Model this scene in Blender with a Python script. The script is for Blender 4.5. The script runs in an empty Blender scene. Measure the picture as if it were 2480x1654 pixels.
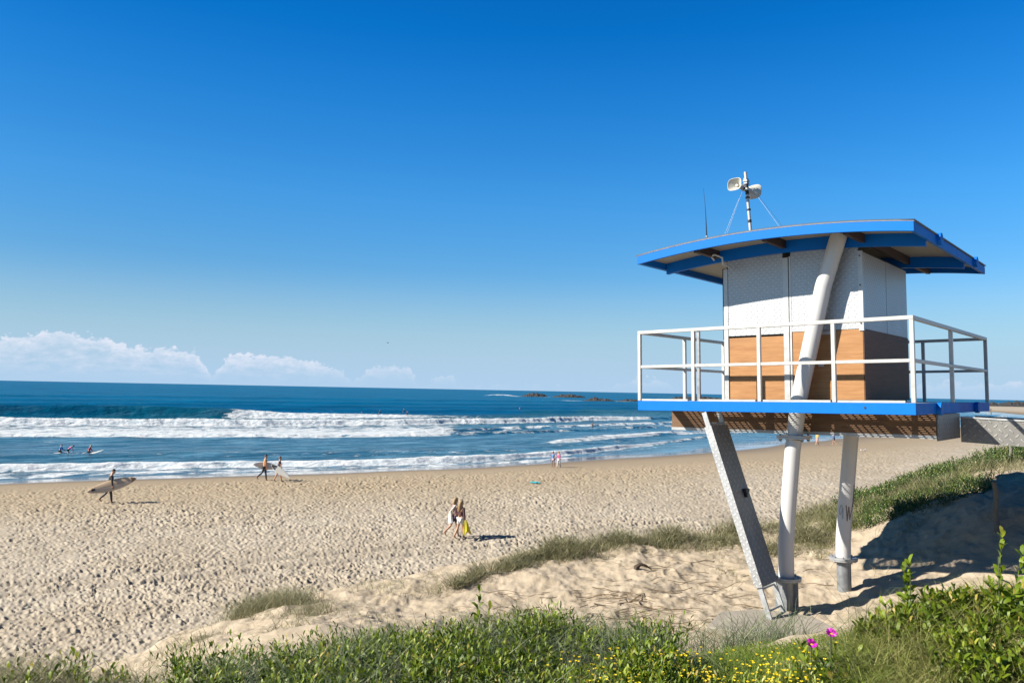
import bpy, bmesh, math, random
import numpy as np
from mathutils import Vector, Matrix
R = math.radians
rng = np.random.default_rng(7); random.seed(7)
sc = bpy.context.scene
col = sc.collection
E = 7.6                                   # eye height above sea level

# ---------------------------------------------------------------- camera
FPX, W_, H_ = 1900.0, 2480.0, 1654.0
roll = math.atan(48 / W_); pitch = math.atan((945 - H_ / 2) * math.cos(roll) / FPX)
fwd = Vector((0, math.cos(pitch), math.sin(pitch))); rt = Vector((1, 0, 0)); upv = rt.cross(fwd)
ix = rt * math.cos(roll) + upv * math.sin(roll); iy = upv * math.cos(roll) - rt * math.sin(roll)
cam = bpy.data.cameras.new('camera'); camo = bpy.data.objects.new('camera', cam); col.objects.link(camo)
cam.sensor_width = 36; cam.lens = FPX / W_ * 36; cam.clip_start = .1; cam.clip_end = 120000
M3 = Matrix((ix, iy, -fwd)).transposed(); camo.matrix_world = Matrix.Translation((0, 0, E)) @ M3.to_4x4()
sc.camera = camo

# ---------------------------------------------------------------- light
SUN_EL, SUN_ROT = R(33), R(-102.7)        # azimuth clockwise from +Y
sdir = Vector((math.sin(SUN_ROT) * math.cos(SUN_EL), math.cos(SUN_ROT) * math.cos(SUN_EL), math.sin(SUN_EL)))
sl = bpy.data.lights.new('sun', 'SUN'); sl.energy = 5.0; sl.angle = R(.53); sl.color = (1, .93, .82)
so = bpy.data.objects.new('sun', sl); col.objects.link(so); so.rotation_euler = sdir.to_track_quat('Z', 'Y').to_euler()
sc.view_settings.view_transform = 'Standard'; sc.view_settings.look = 'None'
sc.view_settings.exposure = 1.3; sc.view_settings.gamma = 1

# ---------------------------------------------------------------- node helper
class S:
    def __init__(s, nt, sock): s.nt, s.k = nt, sock
    def m(s, op, *a):
        n = s.nt.nodes.new('ShaderNodeMath'); n.operation = op
        for i, v in enumerate((s,) + a):
            if isinstance(v, S): s.nt.links.new(v.k, n.inputs[i])
            else: n.inputs[i].default_value = v
        return S(s.nt, n.outputs[0])
    def __add__(s, o): return s.m('ADD', o)
    def __sub__(s, o): return s.m('SUBTRACT', o)
    def __mul__(s, o): return s.m('MULTIPLY', o)
    def __truediv__(s, o): return s.m('DIVIDE', o)
    def __rsub__(s, o): return (s * -1.0) + o
    __radd__ = __add__; __rmul__ = __mul__
    def clamp(s): return s.m('MAXIMUM', 0.0).m('MINIMUM', 1.0)
    def ss(s, a, b):
        n = s.nt.nodes.new('ShaderNodeMapRange'); n.interpolation_type = 'SMOOTHSTEP'
        s.nt.links.new(s.k, n.inputs[0]); n.inputs[1].default_value = a; n.inputs[2].default_value = b
        return S(s.nt, n.outputs[0])
class NT:
    def __init__(s, nt): s.nt = nt
    def link(s, a, b): s.nt.links.new(a.k if isinstance(a, S) else a, b)
    def coord(s, kind='Object'):
        n = s.nt.nodes.new('ShaderNodeTexCoord'); return S(s.nt, n.outputs[kind])
    def pos(s): return S(s.nt, s.nt.nodes.new('ShaderNodeNewGeometry').outputs['Position'])
    def sep(s, v):
        n = s.nt.nodes.new('ShaderNodeSeparateXYZ'); s.link(v, n.inputs[0]); return [S(s.nt, o) for o in n.outputs]
    def comb(s, *a):
        n = s.nt.nodes.new('ShaderNodeCombineXYZ')
        for i, v in enumerate(a):
            if isinstance(v, S): s.link(v, n.inputs[i])
            else: n.inputs[i].default_value = v
        return S(s.nt, n.outputs[0])
    def map(s, v, scale=(1, 1, 1), loc=(0, 0, 0), rot=(0, 0, 0)):
        n = s.nt.nodes.new('ShaderNodeMapping'); s.link(v, n.inputs[0]); n.inputs[1].default_value = loc
        n.inputs[2].default_value = rot; n.inputs[3].default_value = scale; return S(s.nt, n.outputs[0])
    def noise(s, v, scale, det=4, rough=.55, dist=0):
        n = s.nt.nodes.new('ShaderNodeTexNoise'); s.link(v, n.inputs['Vector']); n.inputs['Scale'].default_value = scale
        n.inputs['Detail'].default_value = det; n.inputs['Roughness'].default_value = rough; n.inputs['Distortion'].default_value = dist
        return S(s.nt, n.outputs[0])
    def vor(s, v, scale, feat='F1'):
        n = s.nt.nodes.new('ShaderNodeTexVoronoi'); n.feature = feat; s.link(v, n.inputs['Vector']); n.inputs['Scale'].default_value = scale
        return S(s.nt, n.outputs['Distance'])
    def attr(s, name):
        n = s.nt.nodes.new('ShaderNodeAttribute'); n.attribute_name = name; return S(s.nt, n.outputs['Fac'])
    def ramp(s, f, stops, interp='LINEAR'):
        n = s.nt.nodes.new('ShaderNodeValToRGB'); s.link(f, n.inputs[0]); cr = n.color_ramp; cr.interpolation = interp
        while len(cr.elements) < len(stops): cr.elements.new(.5)
        for e, (p, c) in zip(cr.elements, stops):
            e.position = p; e.color = (*c, 1) if len(c) == 3 else c
        return S(s.nt, n.outputs[0])
    def mix(s, f, a, b, mode='MIX'):
        n = s.nt.nodes.new('ShaderNodeMix'); n.data_type = 'RGBA'; n.blend_type = mode
        for v, i in ((f, 0), (a, 6), (b, 7)):
            if isinstance(v, S): s.link(v, n.inputs[i])
            else: n.inputs[i].default_value = v if i == 0 else (*v, 1)
        return S(s.nt, n.outputs[2])
    def bump(s, h, strength, dist, normal=None):
        n = s.nt.nodes.new('ShaderNodeBump'); s.link(h, n.inputs['Height']); n.inputs['Strength'].default_value = strength
        n.inputs['Distance'].default_value = dist
        if normal: s.link(normal, n.inputs['Normal'])
        return S(s.nt, n.outputs[0])

def material(name, color=(.5, .5, .5), rough=.6, metal=0., var=0., scale=6., bump=0., bdist=.01, spec=.5, detail=None):
    """Principled material with noise variation in colour and a fine bump."""
    m = bpy.data.materials.new(name); m.use_nodes = True; t = NT(m.node_tree); b = m.node_tree.nodes['Principled BSDF']
    color = tuple(.55 * q for q in color)
    b.inputs['Base Color'].default_value = (*color, 1); b.inputs['Roughness'].default_value = rough
    b.inputs['Metallic'].default_value = metal; b.inputs['Specular IOR Level'].default_value = spec
    v = t.coord()
    n = t.noise(v, scale, 5, .6)
    if var:
        c = t.ramp(n, [(.25, tuple(max(0, x * (1 - var)) for x in color)), (.75, tuple(min(1, x * (1 + var)) for x in color))])
        t.link(c, b.inputs['Base Color'])
        t.link((n * .3) + (rough - .15), b.inputs['Roughness'])
    if bump: t.link(t.bump(t.noise(v, scale * 6, 4), bump, bdist), b.inputs['Normal'])
    return m, t, b

# ---------------------------------------------------------------- sky
w = bpy.data.worlds.new('World'); sc.world = w; w.use_nodes = True
t = NT(w.node_tree); bg = w.node_tree.nodes['Background']; bg.inputs[1].default_value = .0565
sk = w.node_tree.nodes.new('ShaderNodeTexSky'); sk.sky_type = 'NISHITA'; sk.sun_disc = False
sk.sun_elevation = SUN_EL; sk.sun_rotation = SUN_ROT; sk.air_density = 1.0; sk.dust_density = .5; sk.ozone_density = 3.0; sk.altitude = 0
hsv = w.node_tree.nodes.new('ShaderNodeHueSaturation'); hsv.inputs['Saturation'].default_value = 1.25
t.link(sk.outputs[0], hsv.inputs['Color'])
skyc = S(w.node_tree, hsv.outputs[0])
dirv = t.coord('Generated'); dx, dy, dz = t.sep(dirv)
az = dx.m('ARCTAN2', dy) * (180 / math.pi); el = dz.m('ARCSINE') * (180 / math.pi)
cv = t.comb(az, el * 1.15, 0.0)
warp = t.noise(cv, .9, 3, .5) - .5
# tops of the cloud banks, in degrees of elevation, along the azimuth
tops = [(-90, .9), (-60, 1.6), (-32.2, 2.9), (-30.8, 3.5), (-29.5, 3.55), (-25.5, 2.6), (-23.5, 2.7), (-22, 2.5), (-20.8, .7),
        (-19.9, 2.3), (-17.6, 2.45), (-14.8, 2.2), (-12, 1.3), (-11.3, .1), (-10.2, 1.75), (-7.5, 1.85), (-6.6, .4), (-4.6, 1.35), (-3.4, .1), (-1, .5), (3, .5), (6, .0),
        (8.5, 1.2), (11.5, 1.1), (13, .1), (24, .2), (28.5, 1.3), (33, 1.3), (60, 1.2)]
hr = t.ramp((az + 90.0) / 150.0, [((a + 90) / 150, (h / 4,) * 3) for a, h in tops])
hgt = S(w.node_tree, hr.k) * 3.7
puff = t.vor(t.comb(az + warp * 1.1, el * 1.2 + warp * .8, 0.0), 1.7, 'SMOOTH_F1')
puff2 = t.vor(t.comb(az + warp * .7, el * 1.2 + warp * .5, 3.0), 4.2, 'SMOOTH_F1')
fb = t.noise(cv, 3.2, 6, .62)
edge = hgt + (.42 - puff) * .75 + (.3 - puff2) * .50 + (fb - .5) * .22
grade = t.ramp((el + 2.0) / 32.0, [(0, (.38, .47, .56)), (2 / 32, (.40, .50, .60)), (5.6 / 32, (.46, .60, .66)), (8.5 / 32, (.48, .66, .78)), (15.7 / 32, (.33, .76, .96)), (22.4 / 32, (.14, .70, 1.0)), (27 / 32, (.03, .63, .98)), (1, (.02, .57, .92))])
lowb = el.ss(9.0, -.5)
high = 1.0 - el.ss(26.0, 52.0) * .80  # unseen overhead sky dimmed to cut the fill light in shade
skyc = t.mix(1.0, skyc, grade, 'MULTIPLY')
skyc = t.mix(1.0, skyc, (1.3, 1.3, 1.3), 'MULTIPLY')
sidef = 1.0 - az.ss(-4.0, -40.0) * .16
skyc = t.mix(1.0, skyc, t.comb(sidef, sidef, sidef), 'MULTIPLY')
skyc = t.mix(lowb * .95, skyc, (3.2, 4.65, 6.35))
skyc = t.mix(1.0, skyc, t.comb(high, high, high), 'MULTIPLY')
mask = (edge - el).ss(-.03, .22)
inner = t.noise(t.map(cv, (.55, 1.3, 1)), 1.6, 4, .6)
body = (inner * 2.2 - .7).clamp() * .7 + ((edge - el).ss(1.1, .05)) * .62
fade = el.ss(.15, 1.5) * .72 + .1
cl = t.mix(((.5 - puff) * .9 + (fb - .5) * 1.2 + .45).clamp(), (4.6, 5.3, 6.6), (6.6, 6.6, 7.2))
skyf = t.mix((mask * body * fade * (1.0 - az.ss(-19.0, -8.0) * .45)).clamp(), skyc, cl)
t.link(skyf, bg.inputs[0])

# ---------------------------------------------------------------- tagging and mesh helpers
def tag(o, label=None, cat=None, group=None, kind=None):
    if label: o['label'] = label
    if cat: o['category'] = cat
    if group: o['group'] = group
    if kind: o['kind'] = kind
    return o
def empty(name, loc=(0, 0, 0), rz=0, label=None, cat=None, group=None):
    o = bpy.data.objects.new(name, None); col.objects.link(o); o.location = loc; o.rotation_euler = (0, 0, rz); o.empty_display_size = .1
    return tag(o, label, cat, group)
def link_mesh(name, me, mat, parent=None, smooth=False):
    o = bpy.data.objects.new(name, me); col.objects.link(o)
    if mat is not None and not me.materials: me.materials.append(mat)
    if parent is not None: o.parent = parent
    if smooth: me.polygons.foreach_set('use_smooth', np.ones(len(me.polygons), bool))
    return o
def np_mesh(name, V, F, attrs=None):
    """V (n,3), F (m,k) all the same size, or a list of such arrays."""
    me = bpy.data.meshes.new(name); Fs = F if isinstance(F, list) else [F]
    V = np.asarray(V, np.float32); me.vertices.add(len(V)); me.vertices.foreach_set('co', V.ravel())
    nl = sum(f.size for f in Fs); npoly = sum(len(f) for f in Fs)
    me.loops.add(nl); me.loops.foreach_set('vertex_index', np.concatenate([f.ravel() for f in Fs]).astype(np.int32))
    tot = np.concatenate([np.full(len(f), f.shape[1]) for f in Fs]); st = np.concatenate([[0], np.cumsum(tot)[:-1]])
    me.polygons.add(npoly); me.polygons.foreach_set('loop_start', st.astype(np.int32))
    for k, v in (attrs or {}).items():
        a = me.attributes.new(k, 'FLOAT', 'POINT'); a.data.foreach_set('value', np.asarray(v, np.float32).ravel())
    me.update(calc_edges=True); me.validate()
    return me
class MB:
    def __init__(s): s.v, s.f = [], []
    def add(s, vs, fs):
        o = len(s.v); s.v += [tuple(p) for p in vs]; s.f += [tuple(i + o for i in f) for f in fs]; return s
    def box(s, x0, x1, y0, y1, z0, z1):
        return s.add([(x0, y0, z0), (x1, y0, z0), (x1, y1, z0), (x0, y1, z0), (x0, y0, z1), (x1, y0, z1), (x1, y1, z1), (x0, y1, z1)],
                     [(0, 3, 2, 1), (4, 5, 6, 7), (0, 1, 5, 4), (1, 2, 6, 5), (2, 3, 7, 6), (3, 0, 4, 7)])
    def hexa(s, P): return s.add(P, [(0, 3, 2, 1), (4, 5, 6, 7), (0, 1, 5, 4), (1, 2, 6, 5), (2, 3, 7, 6), (3, 0, 4, 7)])
    def bar(s, a, b, wd, ht, side=(0, 1, 0)):
        a, b = Vector(a), Vector(b); d = (b - a).normalized(); x = Vector(side); x = (x - d * x.dot(d)).normalized(); y = d.cross(x)
        P = []
        for c in (a, b):
            for i, j in ((-1, -1), (1, -1), (1, 1), (-1, 1)): P.append(c + x * (i * wd / 2) + y * (j * ht / 2))
        return s.hexa(P)
    def tube(s, pts, rad, n=16, cap=True):
        pts = [Vector(p) for p in pts]; rad = rad if isinstance(rad, (list, tuple)) else [rad] * len(pts)
        o = len(s.v); ref = None
        for i, p in enumerate(pts):
            d = (pts[min(i + 1, len(pts) - 1)] - pts[max(i - 1, 0)]).normalized()
            if ref is None: ref = d.orthogonal().normalized()
            ref = (ref - d * ref.dot(d)).normalized(); q = d.cross(ref)
            for k in range(n):
                a = 2 * math.pi * k / n; s.v.append(tuple(p + (ref * math.cos(a) + q * math.sin(a)) * rad[i]))
        for i in range(len(pts) - 1):
            for k in range(n): s.f.append((o + i * n + k, o + i * n + (k + 1) % n, o + (i + 1) * n + (k + 1) % n, o + (i + 1) * n + k))
        if cap: s.f.append(tuple(o + k for k in range(n - 1, -1, -1))); s.f.append(tuple(o + (len(pts) - 1) * n + k for k in range(n)))
        return s
    def build(s, name, mat, parent=None, smooth=False, bevel=0):
        me = bpy.data.meshes.new(name); me.from_pydata(s.v, [], s.f); me.update()
        bm = bmesh.new(); bm.from_mesh(me); bmesh.ops.recalc_face_normals(bm, faces=bm.faces)
        if bevel: bmesh.ops.bevel(bm, geom=[e for e in bm.edges], offset=bevel, segments=1, affect='EDGES', clamp_overlap=True)
        bm.to_mesh(me); bm.free()
        o = link_mesh(name, me, mat, parent)
        if smooth:
            me.polygons.foreach_set('use_smooth', np.ones(len(me.polygons), bool)); me.set_sharp_from_angle(angle=R(40))
        return o

# ---------------------------------------------------------------- numpy noise
def _h(i, j, seed):
    n = (i.astype(np.int64) * 374761393 + j.astype(np.int64) * 668265263 + seed * 1442695041) & 0xffffffff
    n = ((n ^ (n >> 13)) * 1274126177) & 0xffffffff; n = n ^ (n >> 16)
    return (n & 0xffffff) / float(0x1000000)
def pnoise(x, y, seed=0):
    i = np.floor(x); j = np.floor(y); fx = x - i; fy = y - j; u = fx * fx * fx * (fx * (fx * 6 - 15) + 10); v = fy * fy * fy * (fy * (fy * 6 - 15) + 10)
    def g(a, b, px, py):
        th = _h(a, b, seed) * 6.2831853; return np.cos(th) * px + np.sin(th) * py
    n00 = g(i, j, fx, fy); n10 = g(i + 1, j, fx - 1, fy); n01 = g(i, j + 1, fx, fy - 1); n11 = g(i + 1, j + 1, fx - 1, fy - 1)
    return (n00 * (1 - u) + n10 * u) * (1 - v) + (n01 * (1 - u) + n11 * u) * v
def fbm(x, y, seed=0, o=4, g=.5):
    r = 0; a = 1
    for k in range(o): r = r + a * pnoise(x, y, seed + k * 17); x = x * 2.03 + 1.7; y = y * 2.03 - 2.3; a *= g
    return r
def pits(x, y, seed, fill=1.0):
    """Cellular footprint dents: -1 at a dent's bottom, a raised lip round it."""
    i = np.floor(x); j = np.floor(y); best = np.full(x.shape, 9.)
    for a in (-1, 0, 1):
        for b in (-1, 0, 1):
            ci, cj = i + a, j + b; cx = ci + .15 + .7 * _h(ci, cj, seed); cy = cj + .15 + .7 * _h(ci, cj, seed + 5)
            th = _h(ci, cj, seed + 9) * 3.14; rr = .24 + .22 * _h(ci, cj, seed + 11) + 9 * (_h(ci, cj, seed + 13) > fill) * -1
            ex = x - cx; ey = y - cy; p = ex * np.cos(th) + ey * np.sin(th); q = -ex * np.sin(th) + ey * np.cos(th)
            d = np.where(rr > 0, np.sqrt(p * p + (q * 1.5) ** 2) / np.maximum(rr, .01), 9.); best = np.minimum(best, d)
    d = best; return np.where(d < 1, -(1 - d * d) ** 1.2, 0) + .55 * np.exp(-((d - 1.15) / .22) ** 2)
def sm(a, b, x):
    u = np.clip((x - a) / (b - a), 0, 1); return u * u * (3 - 2 * u)

# ---------------------------------------------------------------- terrain
SH = np.array([(-400, -110), (-200, -25), (-90, 20), (-36.4, 48.3), (-32.7, 50.9), (-26.3, 55.0), (-17.4, 59.7), (-6.1, 65.7), (4.0, 72.8), (14.5, 83.0), (24.3, 91.5), (29.6, 97.6),
               (37.7, 107.7), (53.1, 126.0), (78.6, 153.3), (120, 200), (167.0, 256.0), (207, 292), (226, 325), (236, 360), (262.5, 424.3), (290, 560), (320, 780), (360, 1100), (500, 1500)], float)
_xs = np.arange(-400, 500, .5); _ys = np.interp(_xs, SH[:, 0], SH[:, 1]); _k = np.exp(-np.linspace(-2, 2, 13) ** 2); _ys = np.convolve(np.pad(_ys, 6, 'edge'), _k / _k.sum(), 'valid')
_sl = np.gradient(_ys, _xs)
def land(x, y):
    Y = np.interp(x, _xs, _ys); s = np.interp(x, _xs, _sl); d = (Y - y) / np.sqrt(1 + s * s)
    return d + .8 * pnoise(x / 9., y / 9., 3) * np.exp(-(d / 6) ** 2) * 1.5
CP = np.array([(2.06, 11.27, 4.55), (2.0, 12.84, 4.6), (.57, 12.31, 4.5), (-.46, 12.98, 4.45), (3.07, 12.92, 4.6), (4.11, 14.08, 4.65), (1.42, 14.07, 4.6), (3.9, 11.2, 4.52), (5.1, 12.1, 4.68), (3.5, 10.5, 4.5),
  (-1.07, 12.61, 4.43), (-.27, 13.56, 4.53), (1.09, 14.94, 4.63), (2.82, 15.48, 4.73), (4.72, 16.15, 4.78), (6.67, 17.81, 4.88), (8.59, 18.79, 5.13), (10.31, 20.13, 5.43), (11.44, 20.15, 5.78), (12.83, 19.69, 6.28),
  (5.99, 12.38, 4.85), (6.88, 12.16, 5.05), (7.64, 13.49, 5.38), (8.29, 13.33, 5.9), (7.72, 15.08, 5.4), (7.27, 15.55, 5.15), (6.9, 11.0, 5.12), (5.5, 9.5, 4.82), (7.5, 9.6, 5.25), (8.6, 11.5, 5.3), (5.38, 13.39, 4.75), (6.52, 15.01, 4.9),
  (-2.27, 9.0, 4.99), (-2.44, 8.0, 5.06), (-3.23, 9.0, 4.59), (-3.68, 12.0, 4.24), (-3.64, 13.0, 4.14), (-4.28, 9.5, 4.21), (-2.28, 11.5, 4.4), (-1.66, 13.0, 4.42), (-1.73, 12.0, 4.41), (-4.23, 10.5, 4.19),
  (-11, 16, .9), (-9, 17.5, .9), (-7.3, 17, 1.1), (-6.8, 20, .7), (-6.5, 23, .5), (-3, 24, .5), (-1, 25, .5), (1.5, 26, .5), (6.5, 28, .5), (12, 32, .5), (18, 35, .5), (25, 37, .5), (34, 40, .5),
  (16, 16, 6.5), (14, 12, 6.3), (10, 8, 6.0), (7, 5, 6.4), (20, 10, 6.8), (25, 20, 6.5), (18, 24, 6.0), (30, 28, 4.5), (40, 20, 6.5), (40, 5, 7),
  (0, -3, 6.1), (6, -3, 6.4), (-6, -3, 6.0), (-8, 2, 5.6), (-8, 6, 4.4), (-12, 8, 2.3), (-14, 2, 3.5), (-15, 12, .8), (-20, 4, .8), (-20, -10, 2), (0, -15, 7), (20, -15, 7.5), (40, -15, 8), (0, 0, 6.0),
  (0, 5.2, 5.9), (-2, 5, 5.55), (-2.2, 3.8, 6.08), (-2.6, 4.0, 6.08), (-3.0, 4.2, 6.0), (-1.4, 3.9, 6.0), (-2.5, 3.3, 6.1), (1.5, 5.3, 5.85), (2.1, 4.8, 6.14), (2.5, 4.8, 6.30), (2.9, 4.6, 6.42), (3.5, 5, 6.50), (2.5, 3.8, 6.3), (3.3, 4.0, 6.45), (0, 3, 6.0), (-2, 3, 5.9), (2, 3, 6.05), (4, 3, 6.4), (-4.4, 4.2, 5.45), (-5, 8, 3.9),
  (0, 7.5, 5.1), (-1, 9.5, 4.65), (1.5, 8.5, 4.75), (3, 8, 4.85), (4.5, 8, 4.95), (5.5, 8, 5.0), (4.7, 10.3, 4.7),
  (-30, 20, -2), (-20, 30, -3), (-10, 35, -4), (5, 40, -5), (20, 50, -5), (40, 55, -4), (60, 45, 0), (60, 10, 7), (-40, 0, -2), (-40, -20, 0)], float)
def _tps():
    P = CP[:, :2]; n = len(P); D2 = ((P[:, None] - P[None]) ** 2).sum(-1); K = .5 * D2 * np.log(D2 + 1e-9) + np.eye(n) * .6
    Q = np.concatenate([np.ones((n, 1)), P], 1); A = np.block([[K, Q], [Q.T, np.zeros((3, 3))]])
    return np.linalg.solve(A, np.concatenate([CP[:, 2], np.zeros(3)]))
_tw = _tps()
def dune(x, y):
    sh = x.shape; x = x.ravel(); y = y.ravel(); r = _tw[-3] + _tw[-2] * x + _tw[-1] * y
    for (px, py, _), wgt in zip(CP, _tw[:-3]):
        d2 = (x - px) ** 2 + (y - py) ** 2; r = r + wgt * .5 * d2 * np.log(d2 + 1e-9)
    far = sm(45, 70, np.hypot(x, y)); r = np.clip(r, -6, 9) * (1 - far) - 6 * far
    return r.reshape(sh)
def base_h(x, y):
    x = np.asarray(x, float); y = np.asarray(y, float)
    d = land(x, y); b = .9 + np.where(d > 0, .45 * (1 - np.exp(-np.maximum(d, 0) / 12)), np.maximum(.08 * d, -3.5))
    h = dune(x, y); k = .35; u = np.clip(.5 + .5 * (h - b) / k, 0, 1); z = b * (1 - u) + h * u + k * u * (1 - u) * .5
    return z, d, u
def gz(x, y): return float(base_h(np.array([x]), np.array([y]))[0][0])
def terrain():
    a1 = np.radians(np.linspace(-36, 36, 1050)); a = np.concatenate([np.radians(np.linspace(-100, -37.5, 70)), a1, np.radians(np.linspace(37.5, 100, 70))])
    r = np.concatenate([np.geomspace(1.0, 9, 170), np.geomspace(9.03, 130, 760), np.geomspace(131, 1500, 160)])
    A, Rr = np.meshgrid(a, r); x = Rr * np.sin(A); y = Rr * np.cos(A)
    z, d, u = base_h(x, y)
    wob = 2.5 * pnoise(x / 14, y / 14, 71)
    smooth_w = 3.0 + np.clip((x + 8) * .22, 0, 16)
    amp = sm(smooth_w * .5, smooth_w + 3, d + wob) * (1 - u)
    patch = .62 + .38 * sm(-.3, .4, fbm(x / 7., y / 7., 40, 3))
    ff = (.80 + .50 * sm(16, 34, Rr)) * (1 - .35 * sm(70, 130, Rr))
    wx = x + .12 * pnoise(x * 1.7, y * 1.7, 31); wy = y + .12 * pnoise(x * 1.7, y * 1.7, 37)
    c, s = math.cos(.6), math.sin(.6); p, q = wx * c + wy * s, -wx * s + wy * c
    dent = .6 * pits(wx / .31, wy / .20, 11, .85) + .75 * pits(wx / .50 + 5, wy / .30 + 3, 23, .5) + .35 * pits(p / .24, q / .2, 29, .7)
    z = z + amp * patch * ff * (.088 * dent + .055 * fbm(x / .8, y / .8, 51, 3))
    # long furrows of a vehicle track crossing the beach
    for off, wd in ((0, .16), (1.5, .16)):
        tr = (p * .0 + (y - (27.5 + .62 * (x + 8) + off * 1.18)) / 1.18); z = z - amp * .10 * np.exp(-(tr / .22) ** 2)
    dn = u * (1 - sm(45, 60, Rr))
    z = z + dn * (.105 * fbm(wx / .9, wy / .8, 61, 4) + (.035 * pits(p / .50 + .4 * pnoise(x / .3, y / .3, 68), q / .36, 67, .30) * sm(-.1, .3, pnoise(x / 2.2, y / 2.2, 69)) + 0.030 * fbm(wx / .22, wy / .2, 63, 3)) * sm(7.5, 9.5, Rr))
    n, m = A.shape; idx = np.arange(n * m).reshape(n, m)
    F = np.stack([idx[:-1, :-1], idx[:-1, 1:], idx[1:, 1:], idx[1:, :-1]], -1).reshape(-1, 4)
    wet = sm(2.2 + .12 * np.clip(x + 8, 0, 60), -.6, d + .6 * wob * .3)
    damp = sm(smooth_w + 3, smooth_w * .3, d + wob)
    me = np_mesh('sand', np.stack([x, y, z], -1).reshape(-1, 3), F[:, ::-1], {'wet': wet, 'damp': damp * (1 - u), 'dune': u, 'off': d})
    return me
msand, t, b = material('sand', (.5, .4, .28), .9, spec=.2)
v = t.pos()
n1 = t.noise(v, .35, 4); n2 = t.noise(v, 3.0, 5); n3 = t.noise(v, 90., 3)
beach = t.mix(n1.ss(.35, .65), (.29, .250, .195), (.335, .295, .237))
dunec = t.mix(n2.ss(.35, .7), (.315, .258, .186), (.36, .302, .228))
beach = t.mix(t.attr('off').ss(24.0, 10.0) * .8, beach, (.27, .212, .137))
c = t.mix(t.attr('dune').ss(.3, .9), beach, dunec)
far = t.attr('damp') * .75
c = t.mix(far, c, (.215, .165, .108))
c = t.mix(t.attr('wet') * .85, c, (.105, .086, .07))
c = t.mix((n3 - .5) * .5 + .2, c, (.215, .175, .125), 'MIX')
specks = t.noise(v, 14., 2).ss(.70, .76) * t.attr('dune')
c = t.mix(specks * .4, c, (.10, .07, .04))
t.link(c, b.inputs['Base Color'])
wetm = t.attr('off').ss(.4, -1.5)
t.link((1.0 - wetm) * .82 + .06, b.inputs['Roughness'])
t.link(wetm * .7 + .15, b.inputs['Specular IOR Level'])
dry = (1.0 - wetm)
hb = (t.noise(v, 1.9, 4, .6) * .5 + t.noise(v, 5.5, 4, .6) * .5)
t.link(t.bump(hb * dry, .55, .10, t.bump(n3 * dry, .25, .004)), b.inputs['Normal'])
sand = link_mesh('sand', terrain(), msand, smooth=True); tag(sand, kind='structure')

# ---------------------------------------------------------------- sea
def poly(pts):
    P = np.array(pts, float)
    def f(x):
        y = np.interp(x, P[:, 0], P[:, 1]); s0 = (P[1, 1] - P[0, 1]) / (P[1, 0] - P[0, 0]); s1 = (P[-1, 1] - P[-2, 1]) / (P[-1, 0] - P[-2, 0])
        return y + np.where(x < P[0, 0], (x - P[0, 0]) * s0, 0) + np.where(x > P[-1, 0], (x - P[-1, 0]) * s1, 0)
    return f
W1 = poly([(-126, 155), (-107, 165.3), (-85, 175), (-67.9, 180), (-47.7, 188), (-25.6, 200), (-8, 212)])
W2 = poly([(-103.1, 126.9), (-86.7, 134), (-68.4, 142), (-47.2, 151), (-22.2, 166.3), (2.9, 186), (28.9, 214), (60, 247)])
W3 = poly([(-81.9, 101), (-68.7, 106.3), (-53.5, 111.2), (-30.3, 118.5), (-14.6, 127.1), (-1.7, 139), (20.5, 162.5), (45, 187)])
W4 = poly([(-49.1, 60.8), (-41.2, 64.1), (-33.3, 68.4), (-23.6, 72.3), (-17, 75.2), (-6.9, 80.3), (-.6, 85.6), (6.8, 94.2), (17.1, 110.3), (27.7, 127.3)])
L1 = poly([(8, 126), (17.1, 134.5), (27.2, 143), (35, 150), (48, 164)])
L2 = poly([(4, 112), (12, 121), (20, 131), (30, 144)])
L3 = poly([(-10.5, 150), (2.5, 160), (16.6, 172), (36.6, 192), (57.5, 215)])
T0 = poly([(-20, 127), (-10, 135), (0, 144)])
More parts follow.
